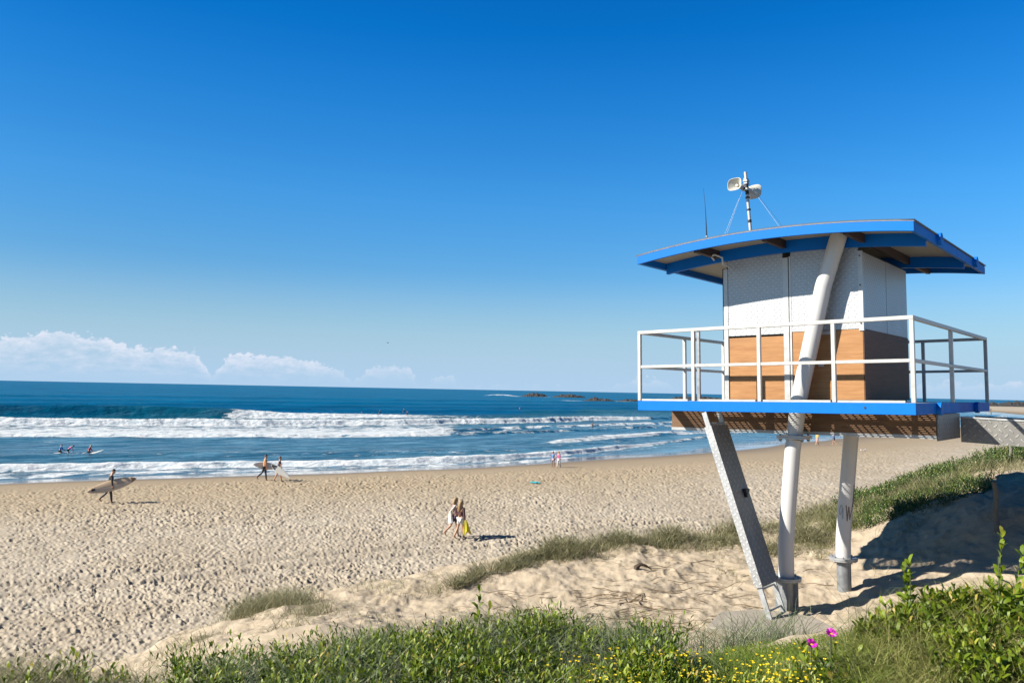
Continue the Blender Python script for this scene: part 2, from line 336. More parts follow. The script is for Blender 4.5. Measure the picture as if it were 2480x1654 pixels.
def sea():
    a1 = np.radians(np.linspace(-36, 36, 850)); a = np.concatenate([np.radians(np.linspace(-85, -37.6, 60)), a1, np.radians(np.linspace(37.6, 85, 60))])
    r = np.concatenate([np.geomspace(42, 430, 780), 1 / np.linspace(1 / 431, 1 / 60000, 150)])
    A, Rr = np.meshgrid(a, r); x = Rr * np.sin(A); y = Rr * np.cos(A)
    z = np.zeros_like(x); foam = np.zeros_like(x)
    cs, sn = math.cos(R(36)), math.sin(R(36)); u = x * cs + y * sn; v = -x * sn + y * cs   # along and across the crests
    near = 1 - sm(300, 900, Rr)
    z += near * (.16 * pnoise(u / 26, v / 9, 5) + .10 * fbm(u / 7, v / 2.6, 6, 3) ) + (1 - sm(900, 2500, Rr)) * (.35 * pnoise(u / 120, v / 26, 8))
    jag = .9 * fbm(u / 5.5, v / 60, 81, 4) + 2.2 * pnoise(u / 30, v / 200, 82)
    lump = fbm(u / 3.2, v / 1.6, 90, 5, .72); lump2 = fbm(u / 4, v / 2.2, 95, 4, .6)
    def wave(f, h, wf, wb, fm=0., back=0., jg=1., patch=0.):
        nonlocal z, foam
        Y = f(x); q = (y - Y) * .80 - jag * jg                   # + seaward of the toe
        h = np.broadcast_to(h, x.shape); p = np.where(q < wf, sm(0, wf, q), np.exp(-((q - wf) / wb) ** 2))
        z = z + h * p * (1 + .25 * pnoise(u / 12, v / 80, 77))
        fm = np.broadcast_to(fm, x.shape)
        fo = np.where((q > -.4), np.exp(-np.maximum(q - wf, 0) / np.maximum(back, .1)), 0) * sm(-.5, .3, q) * fm
        fo = fo * (1 - patch * sm(.05, .5, lump2 + .15))
        foam = np.maximum(foam, fo); z = z + fo * np.minimum(h, 1.2) * (.20 * lump + .07 * lump2) * (q < wf + 4)
    sw = lambda x0, x1: sm(x0, x1, x)
    wave(W2, 1.05 * (1 - sw(10, 52) * .5), 2.0, 5, .97 * (1 - sw(36, 44)), np.where(x < -20, 26, 26 - 12 * sw(-20, 10)), 1., .28)
    wave(W3, .38, 1.0, 4, (1 - sw(-14, -8) * .6) * (1 - sw(35, 60) * .7), np.where(x < -15, 40, 40 - 30 * sw(-15, 0)), .9, .25)
    cut = (1 - sm(-12, -5, (y - W1(x)) * .8) * (1 - sw(-66, -60)));  foam = foam * cut
    # W1: green unbroken face on the left, foaming to the right
    h1 = 2.35 * (1 - sw(-72, -54) * .58) * (1 - sw(-45, -8) * .6) * (1 - sw(-8, 15)); wave(W1, h1, 3.6, 9, sw(-69 , -60) * (1 - sw(-30, -12)) , 16, .35, .3)
    wave(lambda q: W1(q) + 46, .9 * (1 - sw(20, 60)), 8, 14, 0); wave(lambda q: W1(q) + 95, .8, 9, 16, 0); wave(lambda q: W1(q) + 165, .9, 12, 22, 0); wave(lambda q: W1(q) + 280, .9, 16, 30, 0)
    wave(T0, .75 * sw(-20, -13) * (1 - sw(-4, 4)), 2.5, 3, .0)
    wave(L3, .4 * sw(-10, 5), 1.5, 4, .75 * sw(-10, 0) * (1 - sw(50, 70)), 3, .7, .6)
    wave(L1, .3 * sw(8, 20), 1.2, 3, .8 * sw(8, 16), 2.5, .6, .5); wave(L2, .35 * sw(3, 9) * (1 - sw(24, 32)), 1.2, 3, .95 * sw(3, 8) * (1 - sw(22, 30)), 4, .6, .3)
    wave(W4, .50 * (1 - sw(8, 26) * .6), 1.1, 2.2, 1. * (1 - sw(14, 30) * .5), 1.7, .75, .25)
    wave(lambda q: W4(q) - 5.5, .03, 1, 2, .62 * (1 - sw(0, 14) * .6), 6.0, 1., .5)
    wave(lambda q: W4(q) + 13, .2, 2.5, 4, .25 * sw(-60, -20), 2, 1., .9)
    foam = np.maximum(foam, .34 * sm(.25, .75, fbm(u / 16, v / 2.2, 120, 4)) * sm(10, 30, -land(x, y)) * (1 - sm(60, 110, -land(x, y))))
    # white water round the reefs
    for (cx, cy, rx, ry) in ((-12, 1000, 26, 16), (30, 980, 30, 10), (75, 985, 26, 8), (58, 655, 22, 9), (95, 655, 30, 7)):
        foam = np.maximum(foam, np.exp(-(((x - cx) / rx) ** 2 + ((y - cy) / ry) ** 2) ** 2) * (.75 + .5 * pnoise(x / 9, y / 14, 130)))
    z = z + 2.4 * np.exp(-(((x + 14) / 22) ** 2 + ((y - 1000) / 10) ** 2) ** 2)
    off = -land(x, y)
    n, m = A.shape; idx = np.arange(n * m).reshape(n, m); F = np.stack([idx[:-1, :-1], idx[:-1, 1:], idx[1:, 1:], idx[1:, :-1]], -1).reshape(-1, 4)
    return np_mesh('sea', np.stack([x, y, z], -1).reshape(-1, 3), F[:, ::-1], {'foam': np.clip(foam, 0, 1.2), 'off': off})
msea, t, b = material('sea', (.01, .08, .18), .15)
v = t.pos(); off = t.attr('off'); fo = t.attr('foam')
vr = t.map(v, (1, 1, 1), (0, 0, 0), (0, 0, R(-36)))
near = t.ramp((off / 320.).clamp(), [(0, (.11, .12, .12)), (.03, (.07, .12, .15)), (.06, (.028, .098, .135)), (.14, (.010, .085, .15)), (.40, (.003, .062, .10)), (.5, (.001, .068, .16)), (1, (.0008, .088, .19))])
st = t.noise(t.map(vr, (.018, .10, .1)), 1., 4, .6)
st2 = t.noise(t.map(vr, (.11, .55, .3)), 1., 5, .75)
wc = t.mix(st.ss(.35, .72) * .5, near, (.001, .026, .075))
wc = t.mix(st2.ss(.50, .30) * off.ss(160, 20) * .6, wc, (.004, .040, .068))
wc = t.mix((st2.ss(.47, .62) * off.ss(170, 50)) * .8, wc, (.10, .225, .32))
fn = t.noise(t.map(vr, (.55, 1.15, .8)), 1.0, 6, .68); fn2 = t.noise(t.map(vr, (.12, .35, .3)), 1.0, 4, .6)
fmask = (fo * 1.15 + (fn - .5) * 1.9 + (fn2 - .5) * .9).ss(.36, .70) * fo.ss(.02, .15)
fc = t.mix(fn.ss(.3, .7), (.36, .42, .46), (.55, .56, .57))
t.link(t.mix(fmask, wc, fc), b.inputs['Base Color'])
t.link(fmask * .7 + .16, b.inputs['Roughness'])
t.link((((off / 200.).clamp() * -.46 + .50) - fmask * .25).m('MAXIMUM', .02), b.inputs['Specular IOR Level'])
b.inputs['IOR'].default_value = 1.33
rip = t.noise(t.map(vr, (.9, 2.6, 1)), 1., 5, .62) * .6 + t.noise(t.map(vr, (.16, .5, 1)), 1., 4, .6) * 1.1
t.link(t.bump(rip * (off.ss(3, 26) * .92 + .08), .85, .55, t.bump(fn * fmask, .6, .5)), b.inputs['Normal'])
df = msea.node_tree.nodes.new('ShaderNodeBsdfDiffuse'); mx = msea.node_tree.nodes.new('ShaderNodeMixShader'); out = msea.node_tree.nodes['Material Output']
t.link(t.mix(fmask, wc, fc), df.inputs[0]); t.link(b.inputs['Normal'].links[0].from_socket, df.inputs['Normal'])
t.link(off.ss(8, 150) * .62 + .15, mx.inputs[0]); t.link(b.outputs[0], mx.inputs[1]); t.link(df.outputs[0], mx.inputs[2]); t.link(mx.outputs[0], out.inputs[0])
so_ = link_mesh('sea', sea(), msea, smooth=True); tag(so_, kind='structure')

# ---------------------------------------------------------------- lifeguard tower (local x = right along the front, y = towards the back, z = up)
Bv = Vector((4.926, 9.566, E - .060))
A_ = Vector((-.7556, .6548, -.0158)); B_ = Vector((.6549, .7557, .0031)); A_.normalize(); U_ = (-A_).cross(B_).normalized(); B_ = U_.cross(-A_).normalized()
TM = Matrix((-A_, B_, U_)).transposed().to_4x4(); TM.translation = Bv
LA, LC = 3.927, 4.593
def P(s, t, z): return (-s, t, z)
def tw(s, t, z): return TM @ Vector(P(s, t, z))
# materials
mblue, t, b = material('blue_paint', (.003, .21, .80), .55, var=.06, scale=5, bump=.08, bdist=.003, spec=.12)
v = t.coord(); sc1 = t.noise(t.map(v, (2, 2, 5)), 5, 6, .7).ss(.70, .74); cc = t.mix(sc1 * .5, b.inputs['Base Color'].links[0].from_socket and S(t.nt, b.inputs['Base Color'].links[0].from_socket), (.25, .36, .62)); t.link(cc, b.inputs['Base Color'])
def checker_mat(name, colr, k=14., rough=.42, metal=.45, bs=.9):
    m, t, b = material(name, colr, rough, metal, var=.10, scale=2.2)
    x, y, z = t.sep(t.coord()); h = x + y
    u = (h + z) * (.7071 * k); w_ = (z - h) * (.7071 * k)
    fu, fv = u.m('FRACT') - .5, w_.m('FRACT') - .5
    par = ((u.m('FLOOR') + w_.m('FLOOR')) * .5).m('FRACT').m('GREATER_THAN', .25)
    L = par * fu + (1.0 - par) * fv; Sx = par * fv + (1.0 - par) * fu
    hh = (1.0 - (L * L) * 6.0 - (Sx * Sx) * 34.0).clamp()
    t.link(t.bump(hh.ss(0, .6), bs, .006), b.inputs['Normal'])
    dirt = t.noise(t.map(t.coord(), (1, 1, .35)), 3., 5, .65).ss(.45, .8)
    base = S(t.nt, b.inputs['Base Color'].links[0].from_socket)
    t.link(t.mix(hh.ss(0, .5) * .35, t.mix(dirt * .35, base, (.33, .33, .32)), tuple(min(1, c * 1.15) for c in colr)), b.inputs['Base Color'])
    return m
mcheck = checker_mat('checker_plate', (.57, .585, .60), 16., .46, .55)
mcheckd = checker_mat('checker_plate_coarse', (.27, .265, .25), 11., .5, .3)
malu = material('aluminium', (.66, .66, .65), .42, .35, var=.10, scale=9, bump=.05)[0]
mrail = material('rail_aluminium', (.66, .65, .62), .45, .15, var=.18, scale=7, bump=.08, bdist=.003)[0]
mgalv, t, b = material('galvanised_steel', (.36, .38, .40), .5, .5, var=.25, scale=14, bump=.1, bdist=.003)
mgalvlight = material('galvanised_channel', (.55, .57, .58), .5, .35, var=.2, scale=10, bump=.06)[0]
mwhite, t, b = material('white_pipe_paint', (.76, .755, .74), .38, var=.05, scale=3)
v = t.coord(); st = t.noise(t.map(v, (4, 4, .8)), 3, 5, .65).ss(.55, .82)
t.link(t.mix(st * .28, (.43, .425, .415), (.27, .25, .225)), b.inputs['Base Color'])
def ply(name, c1, c2):
    m, t, b = material(name, c1, .62, spec=.3)
    v = t.coord(); x, y, z = t.sep(v); g = t.noise(t.comb((x + y) * 2.2, (x + y) * .7, z * 26.0), 1.0, 6, .65, .6); g2 = t.noise(t.map(v, (1, 1, 2.5)), 1.6, 4)
    cc = t.mix(g.ss(.25, .75), c1, c2); cc = t.mix(g2.ss(.5, .8) * .4, cc, tuple(.62 * q for q in c1)); t.link(cc, b.inputs['Base Color']); t.link(t.bump(g, .15, .003), b.inputs['Normal'])
    return m
mply = ply('plywood', (.23, .105, .036), (.32, .165, .066))
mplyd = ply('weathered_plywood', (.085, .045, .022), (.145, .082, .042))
mplyr = ply('dark_plywood', (.075, .032, .014), (.12, .053, .024))  # darker plywood tone, for the lower side wall panel only
mliner = material('roof_liner', (.50, .47, .40), .7, var=.06)[0]
mcorr = material('roof_sheet', (.16, .20, .26), .5, .3, var=.1)[0]
mdark = material('dark_gap', (.02, .022, .025), .7)[0]
mblack = material('black_plastic', (.018, .018, .02), .45)[0]
mrust = material('primer_beam', (.055, .03, .028), .7, var=.3)[0]
mcream = material('speaker_plastic', (.72, .70, .62), .45, var=.05)[0]
mwire = material('wire', (.75, .77, .8), .4)[0]
mconc = material('concrete', (.42, .37, .30), .92, var=.18, scale=4, bump=.35, bdist=.01)[0]

tower = empty('lifeguard_tower', label='blue and silver lifeguard tower on slanted white legs beside the dune', cat='lifeguard tower'); tower.matrix_world = TM
def arch(s): return .145 * (1 - ((s - 1.96) / 1.98) ** 2)
RZ = 2.245                                                          # roof top height at the ends
# --- roof
roof = None
def arched(t0, t1, z0, z1, s0, s1, n=28):
    m = MB(); ss_ = [s0 + (s1 - s0) * i / n for i in range(n + 1)]; V = []
    for s in ss_:
        a = arch(s); V += [P(s, t0, z0 + a), P(s, t1, z0 + a), P(s, t1, z1 + a), P(s, t0, z1 + a)]
    F = [];
    for i in range(n):
        o = i * 4
        for k in range(4): F.append((o + k, o + (k + 1) % 4, o + 4 + (k + 1) % 4, o + 4 + k))
    F += [(3, 2, 1, 0), tuple(n * 4 + k for k in range(4))]
    return m.add(V, F)
RT0, RT1, RS0, RS1 = .0, 4.42, -.036, 3.925
# corrugated sheet: the waves run across the roof
nt_, ns_ = 470, 22; V = []; F = []
for i in range(nt_ + 1):
    tt = RT0 - .012 + (RT1 - RT0 + .024) * i / nt_
    for j in range(ns_ + 1):
        s = RS0 - .018 + (RS1 - RS0 + .036) * j / ns_; V.append(P(s, tt, RZ + .014 + arch(s) + .010 * math.sin(tt / .076 * 2 * math.pi)))
for i in range(nt_):
    for j in range(ns_): o = i * (ns_ + 1) + j; F.append((o, o + 1, o + ns_ + 2, o + ns_ + 1))
roof = MB().add(V, F).build('roof', mcorr, tower, smooth=True)
so_m = roof.modifiers.new('sheet', 'SOLIDIFY'); so_m.thickness = .003
arched(RT0 + .055, RT1 - .055, RZ - .028, RZ - .016, RS0 + .055, RS1 - .055).build('ceiling_panel', mliner, roof, smooth=True)
arched(RT0, RT0 + .05, RZ - .128, RZ - .004, RS0, RS1).build('front_fascia', mblue, roof, smooth=True)
arched(RT0 - .006, RT0 + .058, RZ - .0035, RZ + .0055, RS0 - .006, RS1 + .006).build('edge_trim', malu, roof)
arched(RT1 - .05, RT1, RZ - .128, RZ - .004, RS0, RS1).build('back_fascia', mblue, roof, smooth=True)
for s0, s1 in ((RS0, RS0 + .05), (RS1 - .05, RS1)):
    arched(RT0 + .052, RT1 - .052, RZ - .126, RZ - .006, s0, s1, 1).build('side_fascia', mblue, roof)
for t0 in (.80, 3.10): arched(t0, t0 + .07, RZ - .20, RZ - .03, RS0 + .06, RS1 - .06).build('roof_beam', mblue, roof, smooth=True)
for s in (.80, 1.9, 2.95):
    for t0, t1 in ((RT0 + .06, .79), (.88, 3.09), (3.18, RT1 - .06)): arched(t0, t1, RZ - .15, RZ - .03, s - .03, s + .03, 1).build('purlin', mrust, roof)
for tt in (1.228, 3.559):
    d = MB().tube([P(RS0 + .0, tt, RZ - .045), P(RS0 - .05, tt, RZ - .045)], .082, 24).build('end_cap', mblue, roof, True)
    for q in (-.025, .025): MB().tube([P(RS0 - .05, tt + q, RZ - .045), P(RS0 - .056, tt + q, RZ - .045)], .007, 8).build('bolt', mgalv, d)
MB().tube([P(2.98, .72, 2.18), P(2.95, .55, 2.22), P(2.86, .50, 2.22), P(2.74, .50, 2.16), P(2.74, .52, 2.06), P(2.74, .79, 2.05)], .014, 8).build('conduit', mwire, roof, True)
# --- cabin
cs, ct, cl, cd = .851, .877, 2.04, 2.254; c1s, c1t = cs + cl, ct + cd
def ctop(s): return RZ - .19 + arch(s)
def panel(name, mat, s0, s1, z0, z1f, t0, th=.02, par=None):
    V = [P(s0, t0, z0), P(s1, t0, z0), P(s1, t0 + th, z0), P(s0, t0 + th, z0), P(s0, t0, z1f(s0)), P(s1, t0, z1f(s1)), P(s1, t0 + th, z1f(s1)), P(s0, t0 + th, z1f(s0))]
    return MB().hexa(V).build(name, mat, par or tower)
cabin = MB().box(-c1s + .03, -cs - .03, ct + .035, c1t - .03, .0, 2.03).build('cabin', mdark, tower)
J = 1.016
fl = lambda z: (lambda s: z)
for s0, s1 in ((cs + .045, 1.845), (1.965, c1s - .06)):
    panel('upper_panel', mcheck, s0, s1, J + (.0 if s0 < 1 else -.02), lambda s: ctop(s) + .07, ct + .0, .02, cabin)
    panel('lower_panel', mply, s0 - (.037 if s0 < 1 else 0), s1, .03, fl(J - .006 - (.045 if s0 > 1 else 0)), ct + .008, .02, cabin)
m = MB(); m.box(-1.965, -1.885, ct - .006, ct + .03, .03, 2.12); m.build('door_jamb', malu, cabin); m = MB(); m.box(-1.872, -1.845, ct - .004, ct + .03, .03, 2.13)
m.build('door_jamb', malu, cabin)
m = MB().box(-cs - .05, -cs + .012, ct - .010, ct + .05, .03 if 0 else J - .03, 2.10); m.build('corner_post', malu, cabin)
MB().box(-c1s - .012, -c1s + .055, ct - .008, ct + .05, .02, 2.04).build('corner_post', malu, cabin)
MB().box(-c1s - .05, -c1s - .014, ct + .04, ct + .10, .95, 2.06).build('door_edge', mdark, cabin)
for z in (1.09, 1.62, 2.03): MB().tube([P(cs + .02, ct - .01, z), P(cs + .02, ct - .018, z)], .011, 10).build('bolt', mblack, cabin)
tm_ = 2.018
for t0, t1 in ((ct + .05, tm_ - .012), (tm_ + .006, c1t)):
    MB().box(-cs - .02, -cs + .001, t0, t1, J + .0, 2.09).build('side_panel', mcheck, cabin)
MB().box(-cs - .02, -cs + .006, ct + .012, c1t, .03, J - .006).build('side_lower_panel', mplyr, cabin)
MB().box(-c1s - .0, -c1s + .02, ct + .05, c1t, .03, 2.02).build('side_panel', mcheck, cabin)
MB().box(-c1s + .03, -cs - .03, c1t - .02, c1t, .03, 2.05).build('back_panel', mcheck, cabin)
MB().box(-c1s + .02, -cs - .02, ct + .04, c1t, 2.02, 2.12).build('cabin_top', mdark, cabin)
MB().box(-cs - .62, -cs - .44, ct - .012, ct + .006, .955, 1.005).build('latch', malu, cabin); MB().box(-cs - .62, -cs - .54, ct - .014, ct + .006, .50, .56).build('latch', malu, cabin)
# --- deck
deck = MB()
for i in range(int(LC / .030)):
    y = .055 + i * .030
    if y < 1.25: deck.box(-LA + .05, -.05, y, y + .0085, -.012, -.004)
for i in range(int(LA / .095)):
    x = -LA + .06 + i * .095
    deck.box(x, x + .026, .05, 1.25, -.0195, -.0125)
deck = deck.build('deck_grating', malu, tower)
MB().box(-LA + .05, -.05, 1.26, LC - .05, -.016, -.004).build('deck_plate', mgalv, tower)
for x in (-3.35, -2.72, -2.05, -1.42, -.78): MB().box(x - .035, x + .035, .052, LC - .052, -.13, -.036).build('joist', mgalv, deck)
MB().box(-LA, 0, 0, .05, -.147, -.002).build('front_fascia', mblue, tower, bevel=.003)
MB().box(-LA, 0, LC - .05, LC, -.147, -.002).build('back_fascia', mblue, tower)
MB().box(-.05, 0, .052, LC - .052, -.146, -.003).build('side_fascia', mblue, tower)
MB().box(-LA, -LA + .05, .052, LC - .052, -.146, -.003).build('side_fascia', mblue, tower)
MB().tube([P(.32 + .27, -.0, -.065), P(.59, -.006, -.065)], .014, 12).build('fascia_hole_plug', mdark, tower)
for tt in (1.085, 3.448):
    d = MB().tube([P(0, tt, -.078), P(-.055, tt, -.078)], .085, 24).build('end_cap', mblue, tower, True)
    for q in (-.025, .025): MB().tube([P(-.055, tt + q, -.078), P(-.061, tt + q, -.078)], .007, 8).build('bolt', mgalv, d)
for a, c in ((.12, .93), (1.02, 1.93), (2.04, 2.9), (3.08, 3.86)): MB().box(-c, -a, .006, .05, .0, .028).build('toe_board', mrail, tower)
# --- railing
HR, MR = 1.05, .52
def rail(name, a, c, z, wd=.05): return MB().bar(P(*a, z), P(*c, z), wd, wd, (0, 0, 1)).build(name, mrail, tower, bevel=.004)
h = .025; q0 = (h, h); qA = (LA - h, h); qC = (h, LC - h); qD = (LA - h, LC - h)
for (s, tt) in (q0, qA, qC, qD, (.97, h), (1.98, h), (2.986, h), (h, 2.081), (LA - h, 1.45), (LA - h, 2.9), (1.98, LC - h), (2.95, LC - h), (.97, LC - h)):
    MB().box(-s - h, -s + h, tt - h, tt + h, .001, HR - .026).build('rail_post', mrail, tower, bevel=.003)
MB().box(-2.93, -2.89, .02, .06, .001, HR - .027).build('rail_post', mgalv, tower)
rail('top_rail', (-.0, h), (LA, h), HR); rail('top_rail', (h, 2 * h), (h, LC), HR); rail('top_rail', (LA - h, 2 * h), (LA - h, LC), HR); rail('top_rail', (2 * h, LC - h), (LA - 2 * h, LC - h), HR)
for a, c in (((2 * h, h), (.97 - h, h)), ((.97 + h, h), (1.98 - h, h)), ((1.98 + h, h), (2.986 - h, h)), ((2.986 + h, h), (LA - 2 * h, h)), ((h, 2 * h), (h, 2.081 - h)), ((h, 2.081 + h), (h, LC - 2 * h)),
             ((LA - h, 2 * h), (LA - h, 1.45 - h)), ((LA - h, 1.45 + h), (LA - h, 2.9 - h)), ((LA - h, 2.9 + h), (LA - h, LC - 2 * h)), ((2 * h, LC - h), (.97 - h, LC - h)), ((.97 + h, LC - h), (1.98 - h, LC - h)), ((1.98 + h, LC - h), (2.95 - h, LC - h)), ((2.95 + h, LC - h), (LA - 2 * h, LC - h))):
    rail('mid_rail', a, c, MR, .044)
# --- legs
leg = MB().tube([P(1.080, .7, 2.34), P(1.319, .7, 1.616), P(1.696, .7, .03), P(1.771, .7, -.478)], .112, 28).build('front_leg', mwhite, tower, True)
for z0 in (-.478, -.504): MB().box(-1.771 - .20, -1.771 + .20, .7 - .16, .7 + .16, z0 - .022, z0).build('flange', mwhite, leg, bevel=.004)
for dx_, dy_ in ((-.155, -.12), (.155, -.12), (-.155, .12), (.155, .12)):
    m = MB(); m.tube([(-1.771 + dx_, .7 + dy_, -.565), (-1.771 + dx_, .7 + dy_, -.455)], .016, 8); m.tube([(-1.771 + dx_, .7 + dy_, -.548), (-1.771 + dx_, .7 + dy_, -.527)], .028, 6); m.build('flange_bolt', mgalv, leg)
low = [P(1.774, .7, -.53), P(1.801, .7, -.705), P(1.890, .7, -1.606), P(1.922, .7, -2.064), P(1.924, .7, -2.475)]
leg2 = MB().tube(low, .108, 28).build('lower_leg', mwhite, tower, True)
def ring(par, s, tt, z, r=.205):
    MB().tube([P(s, tt, z), P(s, tt, z - .022)], r, 28).build('flange', mgalvlight, par, True); MB().tube([P(s, tt, z - .026), P(s, tt, z - .046)], r * .98, 28).build('flange', mgalvlight, par, True)
    for k in range(8):
        a = k * math.pi / 4 + .3; x, y = -s + math.cos(a) * r * .78, tt + math.sin(a) * r * .78; MB().tube([(x, y, z - .072), (x, y, z + .022)], .014, 8).build('flange_bolt', mgalv, par)
ring(leg2, 1.924, .7, -2.477)
MB().tube([P(1.926, .7, -2.523), P(1.938, .7, -3.3)], .106, 24).build('leg_base', mgalv, tower, True)
for a in (.2, 1.7, 3.3, 4.9): MB().bar(P(1.926 - .13 * math.cos(a), .7 + .13 * math.sin(a), -2.525), P(1.926 - .13 * math.cos(a), .7 + .13 * math.sin(a), -3.2), .02, .06).build('gusset_bar', mgalv, tower)
rear = MB().tube([P(1.372, 2., -.13), P(1.405, 2., -.556), P(1.517, 2., -1.66), P(1.555, 2., -2.10), P(1.559, 2., -2.345)], .108, 28).build('rear_leg', mwhite, tower, True)
ring(rear, 1.558, 2., -2.348)
MB().tube([P(1.555, 2., -2.394), P(1.552, 2., -3.25)], .102, 24).build('leg_base', mgalv, tower, True)
# spray-painted marks on the rear leg: a faint 9, a brown W and a long brown streak
mgraf = material('brown_spray_paint', (.22, .16, .13), .7)[0]; mgraf2 = material('grey_spray_paint', (.40, .43, .48), .7)[0]
camL = TM.inverted() @ Vector((0, 0, E))
def mark(name, strokes, mat, wdt):
    m = MB()
    for st in strokes:
        pts = []
        for i in range(len(st) - 1):
            for k in range(6):
                f_ = k / 6; pts.append((st[i][0] * (1 - f_) + st[i + 1][0] * f_, st[i][1] * (1 - f_) + st[i + 1][1] * f_))
        pts.append(st[-1]); V = []; n = len(pts)
        for i, (aa, zz) in enumerate(pts):
            a0, z0 = pts[max(i - 1, 0)]; a1, z1 = pts[min(i + 1, n - 1)]; tx, tz = (a1 - a0) * .108, z1 - z0; l = math.hypot(tx, tz) or 1; nx, nz = -tz / l, tx / l
            f_ = (zz + 1.66) / (1.66 - .556) ; s = 1.517 + (1.405 - 1.517) * f_; w2 = wdt * (.6 + .4 * math.sin(i * 1.3 + .5) ** 2)
            for sg in (-1, 1):
                ang = aa + sg * nx * w2 / .108; V.append((-s + .1105 * math.cos(th0 + ang), 2. + .1105 * math.sin(th0 + ang), zz + sg * nz * w2))
        m.add(V, [(2 * i, 2 * i + 1, 2 * i + 3, 2 * i + 2) for i in range(n - 1)])
    return m.build(name, mat, rear)
th0 = math.atan2(camL.y - 2., camL.x + 1.5)                        # the side of the pipe that faces the dune top
mark('painted_numeral', [[(-.30, -1.64), (-.42, -1.58), (-.60, -1.555), (-.78, -1.60), (-.78, -1.68), (-.62, -1.70), (-.42, -1.65), (-.30, -1.60), (-.28, -1.70), (-.26, -1.76)]], mgraf2, .008)
mark('painted_letter', [[(.06, -1.555), (.22, -1.66), (.36, -1.79)], [(.36, -1.79), (.40, -1.68), (.44, -1.57)], [(.44, -1.57), (.62, -1.68), (.72, -1.77)], [(.72, -1.77), (.92, -1.64), (1.10, -1.52)]], mgraf, .009)
mark('paint_streak', [[(1.16, -1.25), (1.2, -1.34), (1.18, -1.44), (1.20, -1.58)]], mgraf, .022)
# --- plywood box under the deck
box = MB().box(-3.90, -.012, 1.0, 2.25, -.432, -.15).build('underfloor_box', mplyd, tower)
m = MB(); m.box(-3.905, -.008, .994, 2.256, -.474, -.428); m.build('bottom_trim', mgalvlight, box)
MB().box(-.010, .012, 1.03, 2.30, -.50, -.152).build('end_plate', mcheckd, tower)

# --- ladder (locked behind a cover plate)
ladder = empty('ladder', label='silver steel ladder with chequered cover plate leaning from the deck to the footing', cat='ladder')
top_, bot_ = (2.78, -.16), (1.83, -2.98); lt0, lt1 = -.06, .40
ladder.matrix_world = TM @ Matrix.Translation(P(bot_[0], (lt0 + lt1) / 2, bot_[1]))
off_ = Vector(P(bot_[0], (lt0 + lt1) / 2, bot_[1]))
LM = MB
def lp(f, tt, n=0):     # f: 0 bottom .. 1 top;  n: outward offset
    s = bot_[0] + (top_[0] - bot_[0]) * f; z = bot_[1] + (top_[1] - bot_[1]) * f; d = Vector((-(top_[0] - bot_[0]), 0, top_[1] - bot_[1])).normalized(); nn = Vector((d.z, 0, -d.x))
    return Vector(P(s, tt, z)) + nn * n - off_
for tt in (lt0, lt1): MB().bar(lp(0, tt), lp(1, tt), .028, .07).build('stile', mgalvlight, ladder)
for k in range(10): MB().tube([lp(.06 + k * .098, lt0 + .015), lp(.06 + k * .098, lt1 - .015)], .016, 10).build('rung', mgalvlight, ladder, True)
pl = MB().bar(lp(.168, (lt0 + lt1) / 2, .052), lp(.93, (lt0 + lt1) / 2, .052), lt1 - lt0 + .06, .008).build('cover_plate', mcheckd, ladder)
MB().bar(lp(.168, lt0 - .030, .0), lp(.93, lt0 - .030, .0), .006, .108).build('plate_flange', checker_mat('lit_flange_plate', (.62, .63, .64), 16.), pl)  # left flange: sunlit look put into a lighter colour than the face
MB().bar(lp(.168, lt1 + .030, .0), lp(.93, lt1 + .030, .0), .006, .108).build('plate_flange', mcheckd, pl)
c_ = lp(.60, lt1 - .12, .058); m = MB(); m.box(c_.x - .006, c_.x + .05, c_.y - .05, c_.y + .07, c_.z - .02, c_.z + .03); m.box(c_.x + .01, c_.x + .06, c_.y - .045, c_.y - .005, c_.z - .085, c_.z - .02); m.build('padlock', mblack, pl, bevel=.004)

# --- gangway
gang = empty('gangway', label='chequer plate sided gangway running right from under the tower to the dune', cat='gangway'); gang.matrix_world = TM @ Matrix.Translation((0.0, 2.3, -.2))
def slab(x0, x1, y0, y1, za, zb, sl=-.045): return MB().hexa([(x0, y0, za + sl * x0), (x1, y0, za + sl * x1), (x1, y1, za + sl * x1), (x0, y1, za + sl * x0), (x0, y0, zb + sl * x0), (x1, y0, zb + sl * x1), (x1, y1, zb + sl * x1), (x0, y1, zb + sl * x0)])
slab(.02, 4.2, 0, .012, -.36, .0).build('side_plate', mcheckd, gang); slab(.02, 4.2, 1.0, 1.012, -.36, .0).build('side_plate', mcheckd, gang)
slab(.02, 4.2, .014, .998, -.06, -.04).build('walkway_floor', mgalv, gang); slab(.02, 4.2, -.012, .0, -.018, .006).build('edge_trim', mgalvlight, gang)

